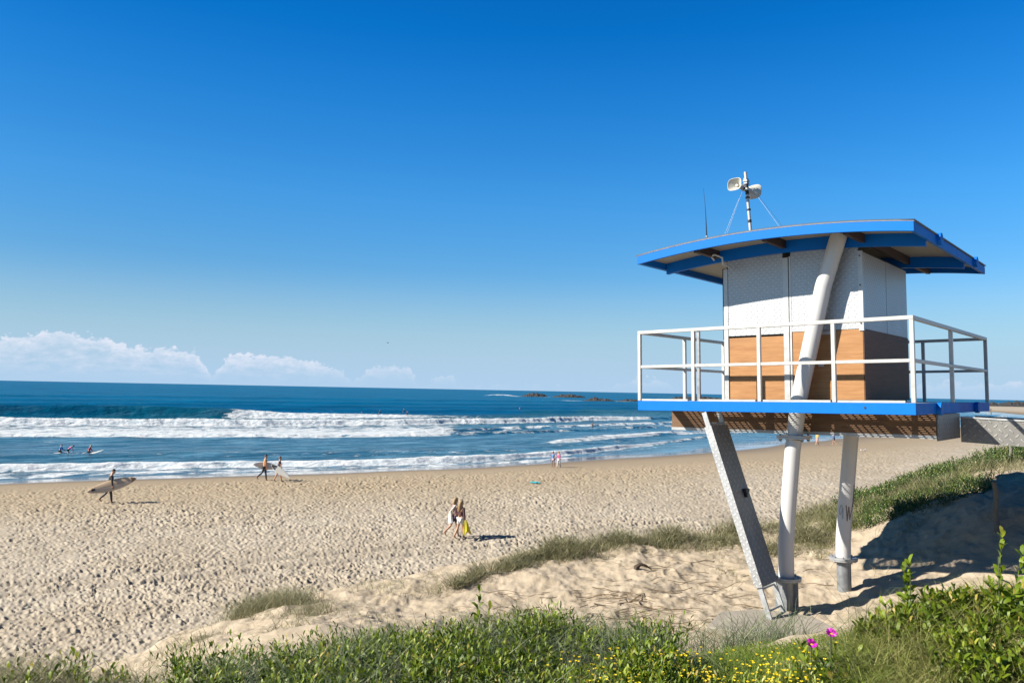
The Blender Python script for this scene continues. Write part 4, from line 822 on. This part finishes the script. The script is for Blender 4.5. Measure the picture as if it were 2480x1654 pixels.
def skeleton(pose, female=False):
    """Pose in the walking plane: x forward, y to the left, z up; 1.75 m tall, hip angles forward positive."""
    g = pose.get; ln = R(g('lean', 0)); J = {}; ed = []
    hz_ = g('hip', .93); pel = V3(0, 0, hz_); up = V3(math.sin(ln), 0, math.cos(ln)); fw = V3(math.cos(ln), 0, -math.sin(ln)); L = V3(0, 1, 0)
    w = .92 if female else 1.
    J['pelvis'] = (pel, .125 if female else .12); J['waist'] = (pel + up * .19, .105 if female else .12); J['chest'] = (pel + up * .38, .125 * w); J['upper_chest'] = (pel + up * .48, .105 * w)
    hd = R(g('head', 0)) + ln; hu = V3(math.sin(hd), 0, math.cos(hd)); hf = V3(math.cos(hd), 0, -math.sin(hd))
    J['neck'] = (pel + up * .555, .055); nk = J['neck'][0]; J['jaw'] = (nk + hu * .09 + hf * .025, .070); J['skull'] = (nk + hu * .165 + hf * .012, .092); J['crown'] = (nk + hu * .235, .06); J['nose'] = (nk + hu * .135 + hf * .125, .014)
    ed += [('pelvis', 'waist'), ('waist', 'chest'), ('chest', 'upper_chest'), ('upper_chest', 'neck'), ('neck', 'jaw'), ('jaw', 'skull'), ('skull', 'crown'), ('jaw', 'nose')]
    for sd, s in (('L', 1), ('R', -1)):
        sh = pel + up * .475 + L * (s * .165 * w); J['shoulder' + sd] = (sh, .062 * w); ed.append(('upper_chest', 'shoulder' + sd))
        a1, a2, ou = g('arm' + sd, (0, 10, 8)); a1 = R(a1); a2 = R(a2); ou = R(ou)
        d1 = V3(math.sin(a1) * math.cos(ou), s * math.sin(ou), -math.cos(a1) * math.cos(ou)); d2 = V3(math.sin(a1 + a2) * math.cos(ou * .5), s * math.sin(ou * .5), -math.cos(a1 + a2) * math.cos(ou * .5))
        el_ = sh + d1 * .29; wr = el_ + d2 * .25; J['elbow' + sd] = (el_, .043 * w); J['wrist' + sd] = (wr, .028); J['palm' + sd] = (wr + d2 * .055, (.040, .018)); ed += [('shoulder' + sd, 'elbow' + sd), ('elbow' + sd, 'wrist' + sd), ('wrist' + sd, 'palm' + sd)]
        pv = d2.cross(V3(0, 1, 0)).normalized() if abs(d2.y) < .9 else V3(1, 0, 0); pm = J['palm' + sd][0]
        for k, (off, ln_) in enumerate(((-.030, .062), (-.010, .075), (.010, .078), (.029, .068))):
            b0 = pm + pv * off + d2 * .035; b1 = b0 + d2 * ln_ * .5 + L * (-s * .006); b2 = b1 + d2 * ln_ * .42 + L * (-s * .022); J[f'knuckle{k}{sd}'] = (b0, .0095); J[f'mid{k}{sd}'] = (b1, .0085); J[f'tip{k}{sd}'] = (b2, .007); ed += [('palm' + sd, f'knuckle{k}{sd}'), (f'knuckle{k}{sd}', f'mid{k}{sd}'), (f'mid{k}{sd}', f'tip{k}{sd}')]
        t0 = pm - pv * .03; J['thumb0' + sd] = (t0 - pv * .022 + d2 * .01, .010); J['thumb1' + sd] = (t0 - pv * .034 + d2 * .045 + L * (-s * .012), .0085); ed += [('palm' + sd, 'thumb0' + sd), ('thumb0' + sd, 'thumb1' + sd)]
        th, kn, ft = g('leg' + sd, (0, 0, 0)); th = R(th); kn = R(kn); ft = R(ft); hp = pel + L * (s * .085) + V3(0, 0, -.045); J['hip' + sd] = (hp, .096 if female else .092)
        e1 = V3(math.sin(th), s * .02, -math.cos(th)); k_ = hp + e1 * .42; e2 = V3(math.sin(th - kn), 0, -math.cos(th - kn)); an = k_ + e2 * .40
        J['thigh' + sd] = (hp + e1 * .16, .088 if female else .082); J['knee' + sd] = (k_, .056); J['calf' + sd] = (k_ + e2 * .13, .054); J['ankle' + sd] = (an, .036); fd = V3(math.cos(ft), s * .12, -math.sin(ft)); dn = V3(-math.sin(ft), 0, -math.cos(ft))
        J['heel' + sd] = (an + dn * .035 - fd * .035, .034); J['ball' + sd] = (an + fd * .12 + dn * .045, .034); J['toes' + sd] = (an + fd * .19 + dn * .052, .022)
        ed += [('pelvis', 'hip' + sd), ('hip' + sd, 'thigh' + sd), ('thigh' + sd, 'knee' + sd), ('knee' + sd, 'calf' + sd), ('calf' + sd, 'ankle' + sd), ('ankle' + sd, 'heel' + sd), ('ankle' + sd, 'ball' + sd), ('ball' + sd, 'toes' + sd)]
    J['_hu'] = hu; J['_hf'] = hf; return J, ed
skin_t = material('tanned_skin', (.62, .33, .20), .55, var=.06)[0]; skin_l = material('fair_skin', (.78, .46, .32), .55, var=.05)[0]; skin_d = material('dark_tan_skin', (.42, .20, .11), .55, var=.06)[0]  # skin_d is a deeper tan tone
def hairmat(n, c): return material(n, c, .6, var=.35, scale=30)[0]
hdark = hairmat('dark_hair', (.03, .022, .018)); hblond = hairmat('blond_hair', (.36, .235, .10)); hbrown = hairmat('brown_hair', (.16, .09, .05))
meye = material('eye', (.02, .015, .012), .2)[0]
TORSO = ['pelvis', 'waist', 'chest', 'upper_chest']; LEGS = ['hip', 'thigh', 'knee', 'calf', 'ankle']; ARMS = ['shoulder', 'elbow', 'wrist']
def garment(name, J, ed, parts, infl, mat, par, cut=None, lv=1):
    """A garment: a second surface over chosen joints, a little wider than the body; cut = {(a, b): f} ends a limb part-way."""
    keep = {}; e2 = []; names = []
    for p_ in parts:
        names += [p_] if p_ in J else [p_ + 'L', p_ + 'R']
    for a in names: 
        r = J[a][1]; keep[a] = (J[a][0], (r if not isinstance(r, tuple) else r[0]) + infl)
    for a, b in ed:
        if a in keep and b in keep: e2.append((a, b))
    for (a, b), f in (cut or {}).items():
        for sd in ('L', 'R') if a + 'L' in J else ('',):
            pa, pb = J[a + sd], J[b + sd]; ra = pa[1] + infl; rb = (pb[1] if not isinstance(pb[1], tuple) else pb[1][0]) + infl + .012
            if a + sd in keep: keep['end' + b + sd] = (pa[0].lerp(pb[0], f), ra * (1 - f) + rb * f + .004); e2.append((a + sd, 'end' + b + sd))
    first = next(iter(keep)); return link_mesh(name, skin_mesh(name, keep, e2, lv), mat, par)
def person(label, loc, heading, height, pose, skin, hair, clothes, group=None, female=False, long=0, z=None):
    """clothes: list of (name, material, joints, inflation, cut)."""
    J, ed = skeleton(pose, female); hu, hf = J.pop('_hu'), J.pop('_hf')
    root = empty('person', (loc[0], loc[1], gz(*loc) if z is None else z), heading, label, 'person', group); k = height / 1.75; root.scale = (k, k, k)
    low = min(J[n][0].z - J[n][1] for n in ('heelL', 'heelR', 'toesL', 'toesR')) if not pose.get('wade') else 0
    for n in J: J[n] = (J[n][0] - V3(0, 0, low), J[n][1])
    body = link_mesh('body', skin_mesh('body', J, ed, 1), skin, root)
    sk_ = J['skull'][0]
    m = MB(); n_ = 12; V = []; F = []; Lx = V3(0, 1, 0)
    for i in range(7):
        ph = -.25 + (math.pi / 2 + .25) * i / 6
        for q in range(n_):
            th = 2 * math.pi * q / n_; r = math.cos(ph); fo = math.cos(th) * r; cutf = .02 if fo > 0 and ph < .35 else 0
            V.append(sk_ + hf * (fo * (.108 - (.05 if cutf else 0)) - .014) + Lx * (math.sin(th) * r * .098) + hu * (math.sin(ph) * .115 + .012 + cutf * 2))
    for i in range(6):
        for q in range(n_): F.append((i * n_ + q, i * n_ + (q + 1) % n_, (i + 1) * n_ + (q + 1) % n_, (i + 1) * n_ + q))
    F.append(tuple(range(n_ - 1, -1, -1)))
    m.add(V, F)
    if long: m.tube([sk_ + hu * .04 - hf * .05, sk_ - hu * .06 - hf * .095, sk_ - hu * .17 - hf * .11, sk_ - hu * (.17 + long) - hf * .13 + Lx * .02], [.085, .092, .10, .03], 10)
    m.build('hair', hair, root, True)
    for s in (-1, 1):
        MB().tube([sk_ + hf * .090 + Lx * (s * .034) - hu * .008, sk_ + hf * .101 + Lx * (s * .034) - hu * .008], [.013, .009], 8).build('eye', meye, root, True)
        MB().tube([sk_ + Lx * (s * .088) - hu * .04, sk_ + Lx * (s * .102) - hu * .012, sk_ + Lx * (s * .098) + hu * .018], [.012, .017, .010], 8).build('ear', skin, root, True)
    for nm, mt, parts, infl, cut in clothes: garment(nm, J, ed, parts, infl, mt, root, cut)
    return root, J, k
def cloth(n, c, r=.8, v=.08): return material(n, c, r, var=v, scale=12, bump=.1)[0]
neo = cloth('black_neoprene', (.022, .024, .03), .55); neog = cloth('grey_neoprene', (.10, .13, .15), .6); navy = cloth('navy_rash_shirt', (.02, .03, .08)); orange = cloth('orange_rash_shirt', (.85, .40, .13)); 
board_sh = cloth('patterned_board_shorts', (.50, .30, .30), .8, .6); taupe = cloth('taupe_top', (.36, .25, .23)); maroon = cloth('maroon_top', (.10, .035, .035)); whitec = cloth('white_cotton', (.85, .84, .84)); purple = cloth('dark_purple_shorts', (.06, .03, .07))
bluet = cloth('blue_shirt', (.10, .32, .75)); pinkt = cloth('pink_shirt', (.85, .16, .38)); skirtc = cloth('purple_white_skirt', (.55, .45, .60), .8, .5); yellowc = cloth('yellow_shirt', (.85, .60, .10)); purpt = cloth('purple_shirt', (.20, .10, .42)); redr = cloth('red_rash_shirt', (.55, .02, .06)); bluer = cloth('bright_blue_rash_shirt', (.06, .25, .72)); pinkr = cloth('pink_rash_shirt', (.90, .22, .60))
TOP = TORSO + ['shoulder']; SLV = TORSO + ARMS
SHORTS = (['pelvis', 'hip', 'thigh'], .014, {('thigh', 'knee'): .35})
def surfboard(name, L, Wd, nose, th, mat, label, M, parts=()):
    """Outline pulled to a tail at -L/2 and a nose at +L/2; rocker and rounded rails."""
    n, k = 30, 10; V = []; F = []
    for i in range(n + 1):
        f = i / n; x = (f - .5) * L; a = math.sin(math.pi * f) ** .62 if nose > .5 else math.sin(math.pi * f ** (.92)) ** .70
        wv = Wd / 2 * max(a * (1 - (0 if nose > .5 else .55) * max(f - .55, 0) * 2 * (f - .55) * 2), .012); rk = .06 * (abs(f - .45) * 2) ** 3 * L / 2.4; tv = th / 2 * max(math.sin(math.pi * f) ** .4, .1)
        for q in range(k):
            an = 2 * math.pi * q / k; V.append((x, math.copysign(abs(math.cos(an)) ** .8, math.cos(an)) * wv, rk + math.sin(an) * tv))
    for i in range(n):
        for q in range(k): F.append((i * k + q, i * k + (q + 1) % k, (i + 1) * k + (q + 1) % k, (i + 1) * k + q))
    F += [tuple(range(k - 1, -1, -1)), tuple(n * k + q for q in range(k))]
    o = MB().add(V, F).build(name, mat, None, True); o.matrix_world = M; tag(o, label, 'surfboard', 'surfboards')
    for nm, mt, (x0, x1, y0, y1), side in parts:                      # patches and stripes lying on a face
        m = MB(); VV = []; nn = 6
        for i in range(nn + 1):
            for j in range(2):
                f = i / nn; x = x0 + (x1 - x0) * f; ff = x / L + .5; a = math.sin(math.pi * min(max(ff, 0.001), .999)) ** (.62 if nose > .5 else .7); y = (y0 + (y1 - y0) * j); y = max(-Wd / 2 * a * .9, min(Wd / 2 * a * .9, y)); rk = .06 * (abs(ff - .45) * 2) ** 3 * L / 2.4; tv = th / 2 * max(math.sin(math.pi * ff) ** .4, .1) * (1 - (y / (Wd / 2 * a + .01)) ** 2 * .3)
                VV.append((x, y, rk + side * (tv + .004)))
        m.add(VV, [(2 * i, 2 * i + 1, 2 * i + 3, 2 * i + 2) for i in range(nn)]); m.build(nm, mt, o)
    fin = MB(); fin.add([(-L / 2 + .16, -.006, -.0), (-L / 2 + .30, -.006, -.0), (-L / 2 + .12, -.004, -.13 - th / 2), (-L / 2 + .16, .006, 0), (-L / 2 + .30, .006, 0), (-L / 2 + .12, .004, -.13 - th / 2)], [(0, 1, 2), (5, 4, 3), (0, 3, 4, 1), (1, 4, 5, 2), (2, 5, 3, 0)]); fin.build('fin', mblack, o); return o
mcreamb = material('cream_board', (.95, .70, .45), .3, var=.08, scale=2)[0]; mwhiteb = material('white_board', (1.0, .97, .88), .3, var=.04)[0]; mstrip = material('dark_stripe', (.10, .07, .05), .5)[0]; mbrownp = material('brown_patch', (.20, .11, .04), .5, var=.4, scale=9)[0]
def held(loc, heading, k, x, y, z, pitch, face_roll, yaw=0):
    """Board frame: x along the board; its flat face turned sideways; pitch raises the nose."""
    return Matrix.Translation((loc[0], loc[1], gz(*loc))) @ Matrix.Rotation(heading, 4, 'Z') @ Matrix.Translation((x * k, y * k, z * k)) @ Matrix.Rotation(R(yaw), 4, 'Z') @ Matrix.Rotation(R(-pitch), 4, 'Y') @ Matrix.Rotation(R(face_roll), 4, 'X')
HD = math.atan2(.45, .89)
walk = dict(lean=4, legR=(14, 6, 0), legL=(-16, 22, 30), armR=(4, 6, 14), armL=(-8, 14, 10))
# longboarder
p0 = (-21.25, 42.17)
person('man in black wetsuit carrying a long cream surfboard along the beach', p0, HD, 1.80, dict(lean=8, head=14, legR=(10, 4, 0), legL=(-22, 26, 38), armR=(6, 4, 20), armL=(-10, 16, 10)), skin_t, hdark,
       [('wetsuit', neo, SLV + LEGS, .012, None), ('wetsuit_back_panel', neog, ['waist', 'chest', 'upper_chest'], .016, None)])
surfboard('longboard', 2.42, .60, 1, .075, mcreamb, 'long cream surfboard with dark stripes under the arm of the wetsuit man', held(p0, HD, 1.03, .10, -.215, .93, 15, 70),
          [('stringer', mstrip, (-1.15, 1.1, -.006, .006), 1), ('tail_stripe', mstrip, (-.93, -.91, -.3, .3), 1), ('tail_stripe', mstrip, (-.80, -.785, -.3, .3), 1), ('nose_patch', mbrownp, (.93, 1.16, -.2, .2), 1), ('tail_logo', mblack, (-.98, -.80, -.05, .07), 1)])
# two surfers by the water's edge
p1, p2 = (-16.92, 54.70), (-15.75, 54.05)
person('man in orange shirt and black leggings carrying a white surfboard near the water', p1, HD, 1.78, dict(lean=3, head=4, legR=(9, 3, 0), legL=(-24, 28, 40), armR=(2, 8, 10), armL=(10, 8, 16)), skin_t, hdark,
       [('rash_shirt', orange, TOP, .016, {('shoulder', 'elbow'): .55}), ('leggings', neo, ['pelvis'] + LEGS, .012, None)])
surfboard('surfboard', 1.85, .50, 0, .06, mwhiteb, 'white surfboard with black tail pad held by the orange shirted man', held(p1, HD, 1.0, .18, .23, .98, -9, 88), [('tail_pad', mblack, (-.84, -.45, -.2, .2), -1), ('logo', mstrip, (.05, .20, .05, .17), -1)])
person('man in dark shirt and patterned shorts carrying a white surfboard nose down', p2, HD - .15, 1.72, dict(lean=5, head=-4, legR=(16, 5, 0), legL=(-18, 8, 10), armR=(14, 4, 16), armL=(-8, 12, 10)), skin_t, hbrown,
       [('rash_shirt', navy, TOP, .016, {('shoulder', 'elbow'): .6}), ('shorts', board_sh, ['pelvis', 'hip', 'thigh'], .02, {('thigh', 'knee'): .7})])
surfboard('surfboard', 1.62, .45, 0, .06, mwhiteb, 'white surfboard with dark tail pad held nose down by the man in shorts', held(p2, HD - .5, 1.0, .20, -.22, .72, -34, 84), [('tail_pad', mblack, (-.74, -.38, -.15, .15), 1), ('tail_logo', neog, (-.6, -.45, -.06, .06), 1)])
# two women walking away
p3, p4 = (-2.30, 33.95), (-2.02, 33.62); HW = math.atan2(.72, .69)
r3, J3, k3 = person('woman in taupe top and dark shorts with a white tote bag on her shoulder', p3, HW, 1.66, dict(lean=3, head=3, legR=(12, 6, 0), legL=(-24, 34, 46), armL=(-6, 12, 16), armR=(4, 10, 8)), skin_l, hblond,
       [('top', taupe, TOP, .018, {('shoulder', 'elbow'): .45}), ('shorts', purple, *SHORTS)], None, True, .03)
r4, J4, k4 = person('woman with long blond hair in maroon top and white shorts', p4, HW, 1.58, dict(lean=2, head=0, legR=(10, 4, 0), legL=(-14, 18, 24), armL=(4, 10, 8), armR=(-2, 8, 14)), skin_t, hblond,
       [('top', maroon, SLV, .018, None), ('shorts', whitec, *SHORTS)], None, True, .24)
def to_w(root, p): return root.matrix_basis @ Vector(p)
bpy.context.view_layer.update()
bag = MB(); bx = 8; V = []; 
for i in range(6):
    f = i / 5; wv = (.055 + .085 * f ** .7) ; dv = .035 + .055 * math.sin(f * 2.4)
    for q in range(bx): an = 2 * math.pi * q / bx; V.append((math.cos(an) * wv, math.sin(an) * dv, -.46 * f))
F = [(i * bx + q, i * bx + (q + 1) % bx, (i + 1) * bx + (q + 1) % bx, (i + 1) * bx + q) for i in range(5) for q in range(bx)] + [tuple(range(bx)), tuple(5 * bx + q for q in range(bx))]
mbag = material('white_canvas', (.86, .85, .80), .85, var=.05, bump=.2)[0]
bo = bag.add(V, F).build('tote_bag', mbag, None, True); bo.location = to_w(r3, (-.20, .10, 1.12)); bo.rotation_euler = (0, R(8), HW + math.pi / 2); tag(bo, 'white canvas tote bag hanging against the back of the woman in taupe', 'bag')
sh3 = J3['shoulderR'][0]; MB().tube([Vector((.04, 0, -.02)), bo.matrix_basis.inverted() @ to_w(r3, sh3 + V3(-.09, .05, .03)), bo.matrix_basis.inverted() @ to_w(r3, sh3 + V3(.0, .05, .085))], [.035, .028, .024], 8).build('strap', mbag, bo, True)
def towel(name, loc, mat, label, cat, folds, h, wd, rz):
    V = []; n, k = 10, 22
    for i in range(n + 1):
        f = i / n
        for q in range(k):
            an = 2 * math.pi * q / k; r = (.035 + wd * f ** .8) * (1 + .28 * math.sin(an * folds + f * 2)); V.append((math.cos(an) * r, math.sin(an) * r * .42, -h * f * (1 + .18 * math.sin(an * 2 + 1))))
    F = [(i * k + q, i * k + (q + 1) % k, (i + 1) * k + (q + 1) % k, (i + 1) * k + q) for i in range(n) for q in range(k)] + [tuple(range(k)), tuple(n * k + q for q in range(k))]
    o = MB().add(V, F).build(name, mat, None, True); o.location = loc; o.rotation_euler = (0, R(-8), rz); return tag(o, label, cat)
towel('towel', to_w(r4, J4['palmR'][0] + V3(0, -.03, .06)), material('yellow_towel', (.95, .80, .06), .9, var=.12, scale=9, bump=.3)[0], 'bright yellow towel hanging from the hand of the long haired woman', 'towel', 4, .52, .11, .3)
# strolling pair at the wet sand
person('person in blue shirt and short skirt walking on the wet sand', (3.76, 68.35), math.pi + .9, 1.36, dict(lean=0, head=0, legR=(12, 20, 10), legL=(-6, 4, 0), armL=(-4, 10, 14), armR=(8, 10, 10)), skin_d, hdark, [('shirt', bluet, TOP, .02, {('shoulder', 'elbow'): .5}), ('skirt', skirtc, *SHORTS)], None, True)
person('person in pink top and white trousers walking on the wet sand', (4.22, 68.2), math.pi + .9, 1.40, dict(legR=(10, 6, 0), legL=(-14, 12, 14), armL=(4, 10, 10), armR=(-4, 10, 10)), skin_l, hbrown, [('top', pinkt, SLV, .02, None), ('trousers', whitec, ['pelvis'] + LEGS, .018, None)], None, True)
# far walkers
person('distant walker in yellow top seen under the tower floor', (40.9, 105.0), .9, 1.7, walk, skin_l, hbrown, [('top', yellowc, TOP, .02, {('shoulder', 'elbow'): .6})])
person('distant walker in purple top and dark shorts near the white leg', (43.8, 106.7), 2.6, 1.7, walk, skin_t, hdark, [('top', purpt, SLV, .02, None), ('shorts', purple, *SHORTS)])
person('far away walker in dark clothes on the distant sand at the right edge', (268.9, 440.7), .6, 1.8, walk, skin_t, hdark, [('clothes', neo, SLV + LEGS, .02, None)])
person('far away walker in pale clothes on the distant sand at the right edge', (265.6, 438.4), .6, 1.7, walk, skin_l, hblond, [('clothes', yellowc, SLV + LEGS, .02, None)])
# children in the shallows
def rash(mt): return [('rash_shirt', mt, SLV, .014, None), ('shorts', neo, *SHORTS)]
kb = lambda lab, x, y, z, rz, pit, L=1.7: surfboard('surfboard', L, .5, 0, .06, mwhiteb, lab, Matrix.Translation((x, y, z)) @ Matrix.Rotation(rz, 4, 'Z') @ Matrix.Rotation(R(-pit), 4, 'Y') @ Matrix.Rotation(R(10), 4, 'X'))
person('child in blue shirt kneeling on a white board in the shallows', (-47.1, 82.7), HD, 1.5, dict(lean=16, head=-8, hip=.25, legR=(60, 130, 40), legL=(60, 130, 40), armR=(36, 10, 10), armL=(36, 10, 10), wade=1), skin_l, hbrown, rash(bluer), None, False, 0, .16)
kb('white surfboard under the kneeling child in blue', -46.8, 82.8, .16, HD, 3)
person('child in pink shirt bending over in the water between two boards', (-45.5, 81.4), HD, 1.4, dict(lean=48, head=24, hip=.62, legR=(4, 4, 0), legL=(-4, 4, 0), armR=(20, 10, 8), armL=(16, 10, 8), wade=1), skin_l, hdark, rash(pinkr), None, False, 0, .14)
kb('white surfboard floating in front of the bending child in pink', -44.7, 81.6, .18, HD - .2, 6, 1.8)
person('child in red shirt sitting on a tilted white board in the sea', (-43.9, 82.4), HD, 1.5, dict(lean=14, head=16, hip=.22, legR=(70, 110, 40), legL=(70, 110, 40), armR=(30, 14, 8), armL=(30, 14, 8), wade=1), skin_l, hblond, rash(redr), None, False, 0, .2)
kb('white surfboard with raised nose under the child in red', -43.3, 82.3, .28, HD - .1, 15, 2.0)
# surfers waiting out among the waves: one figure, copied
def copy_thing(root):
    c = root.copy(); col.objects.link(c)
    for ch in list(root.children):
        d_ = ch.copy(); col.objects.link(d_); d_.parent = c
    return c
spots = [((-96.6, 181.7), 'surfer in black sitting low in front of the green breaking wave'), ((-37.0, 223.5), 'leftmost dark surfer in the small group behind the long white breaker'), ((-33.0, 244.0), 'dark surfer farthest out of the small group behind the breaker'), ((-28.4, 217.0), 'rightmost dark surfer in the small group near the white foam'),
         ((-38.4, 203.8), 'dark surfer just at the foam edge left of the group'), ((3.3, 292.5), 'lone dark surfer far out below the first rocks'), ((16.8, 160.6), 'dark surfer among the small broken waves left of the tower')]
proto = None
for (x, y), lab in spots:
    if proto is None: proto, _, _ = person(lab, (x, y), .5, 1.75, dict(lean=10, head=4, hip=.30, legR=(70, 90, 30), legL=(70, 90, 30), armR=(30, 20, 14), armL=(26, 20, 14), wade=1), skin_t, hdark, [('wetsuit', neo, SLV + ['hip', 'thigh', 'knee'], .014, None)], 'surfers waiting beyond the breakers', False, 0, .1); o = proto
    else: o = copy_thing(proto)
    o.location = (x, y, .25); o.rotation_euler = (0, 0, .5 + x * .1); o['label'] = lab

# ---------------------------------------------------------------- small things on the beach and rocks
V = []; n, k = 14, 10
for i in range(n + 1):
    for j in range(k + 1):
        x, y = (i / n - .5) * .62, (j / k - .5) * .45; V.append((x + .05 * math.sin(j), y, .03 + .10 * max(0, math.sin(i * .9 + j * .6)) * math.exp(-((x * 2.5) ** 2 + (y * 3) ** 2))))
bt = MB().add(V, [(i * (k + 1) + j, i * (k + 1) + j + 1, (i + 1) * (k + 1) + j + 1, (i + 1) * (k + 1) + j) for i in range(n) for j in range(k)]).build('beach_towel', material('turquoise_cloth', (.02, .42, .50), .9, var=.3, scale=8)[0], None, True)
so2 = bt.modifiers.new('t', 'SOLIDIFY'); so2.thickness = .012; bt.location = (1.77, 54.7, gz(1.77, 54.7) + .03); bt.rotation_euler = (0, 0, .2); tag(bt, 'crumpled turquoise towel lying alone on the open sand', 'towel')
mgull = material('white_feathers', (.85, .85, .85), .7)[0]; mgwing = material('grey_feathers', (.40, .42, .45), .7)[0]; mbill = material('red_bill', (.55, .08, .04), .5)[0]; mbird = material('dark_feathers', (.02, .02, .024), .7)[0]
def gull(x, y, rz, label):
    g = empty('seagull', (x, y, gz(x, y)), rz, label, 'seagull', 'seagulls standing on the sand')
    MB().tube([(-.20, 0, .15), (-.13, 0, .17), (-.02, 0, .185), (.09, 0, .20), (.14, 0, .255), (.17, 0, .30), (.205, 0, .30), (.225, 0, .295)], [.012, .04, .07, .066, .036, .034, .03, .01], 10).build('body', mgull, g, True)
    for s in (-1, 1):
        MB().tube([(.08, s * .05, .21), (-.05, s * .062, .20), (-.19, s * .03, .165)], [.025, .04, .008], 8).build('wing', mgwing, g, True); MB().tube([(.0, s * .025, .13), (.0, s * .03, 0), (.045, s * .03, .004)], .007, 6).build('leg', mbill, g)
    MB().tube([(.22, 0, .297), (.265, 0, .288)], [.009, .003], 6).build('bill', mbill, g)
gull(41.1, 92.4, 1.2, 'white seagull standing on the left of the pair beyond the tower legs'); gull(41.75, 92.9, .4, 'white seagull standing on the right of the pair beyond the tower legs')
# bird in flight
bd = empty('bird', label='dark bird gliding over the sea in the open sky', cat='bird'); bd.location = (-9.5, 60, E + 3.45); bd.rotation_euler = (0, R(-6), .25)
MB().tube([(0, -.18, -.02), (0, -.08, -.01), (0, .05, 0), (0, .14, .01), (0, .18, .01)], [.015, .04, .045, .025, .005], 8).build('body', mbird, bd, True)
for s in (-1, 1):
    MB().add([(0, .06, 0), (s * .10, .09, .035), (s * .20, .03, .05), (s * .19, -.02, .05), (s * .09, -.02, .03), (0, -.06, 0)], [(0, 1, 4, 5), (1, 2, 3, 4)]).build('wing', mbird, bd)
mrock, t, b = material('sea_rock', (.042, .042, .043), .85, var=.5, scale=.35, bump=.8, bdist=.5)
def rock(name, x, y, lx, ly, h, seed, label, z=-.4, grp='rock outcrops in the sea'):
    n, k = 90, 34; u = np.linspace(-1, 1, n); v = np.linspace(-1, 1, k); Uu, Vv = np.meshgrid(u, v, indexing='ij'); d = np.sqrt(Uu ** 2 + Vv ** 2)
    X = Uu * lx; Y = Vv * ly; q = 1 - np.clip(d, 0, 1) ** 2.2; Z = h * q ** .7 * (.55 + .9 * np.abs(fbm(X / (lx * .22), Y / (ly * .5), seed, 4)) + .45 * fbm(X / (lx * .5), Y / ly, seed + 3, 3)) + h * .25 * q * fbm(X / (lx * .07), Y / (ly * .2), seed + 9, 3); Z = np.where(d > 1, -1., Z)
    idx = np.arange(n * k).reshape(n, k); F = np.stack([idx[:-1, :-1], idx[1:, :-1], idx[1:, 1:], idx[:-1, 1:]], -1).reshape(-1, 4)
    o = link_mesh(name, np_mesh(name, np.stack([X, Y, Z], -1).reshape(-1, 3), F), mrock); o.location = (x, y, z); return tag(o, label, 'rock', grp)
rock('rock_outcrop', 30, 985, 17, 9, 5.2, 301, 'far left dark rock reef beside white surf on the horizon'); rock('rock_outcrop', 73, 990, 22, 9, 4.6, 311, 'second dark rock reef from the left, ending low on its right')
rock('rock_outcrop', 73, 650, 14, 7, 3.1, 321, 'nearer dark rock reef left of the tower deck corner'); rock('rock_outcrop', 103, 670, 15, 7, 2.6, 331, 'nearer dark rock reef running behind the blue deck edge')
rock('rock_outcrop', 250, 1050, 40, 15, 5.0, 341, 'low dark rocks seen through the railing in front of the cabin', -.4)
rock('headland_rock', 470, 745, 30, 16, 4.6, 351, 'grey headland rocks behind the distant sand at the right edge', 0.6, 'headland rocks'); rock('headland_rock', 520, 800, 30, 14, 5.5, 361, 'grey headland rocks farthest right behind the distant sand', 0.6, 'headland rocks'); rock('headland_rock', 430, 735, 20, 10, 2.6, 371, 'low grey headland rocks just right of the railing corner', 0.6, 'headland rocks')
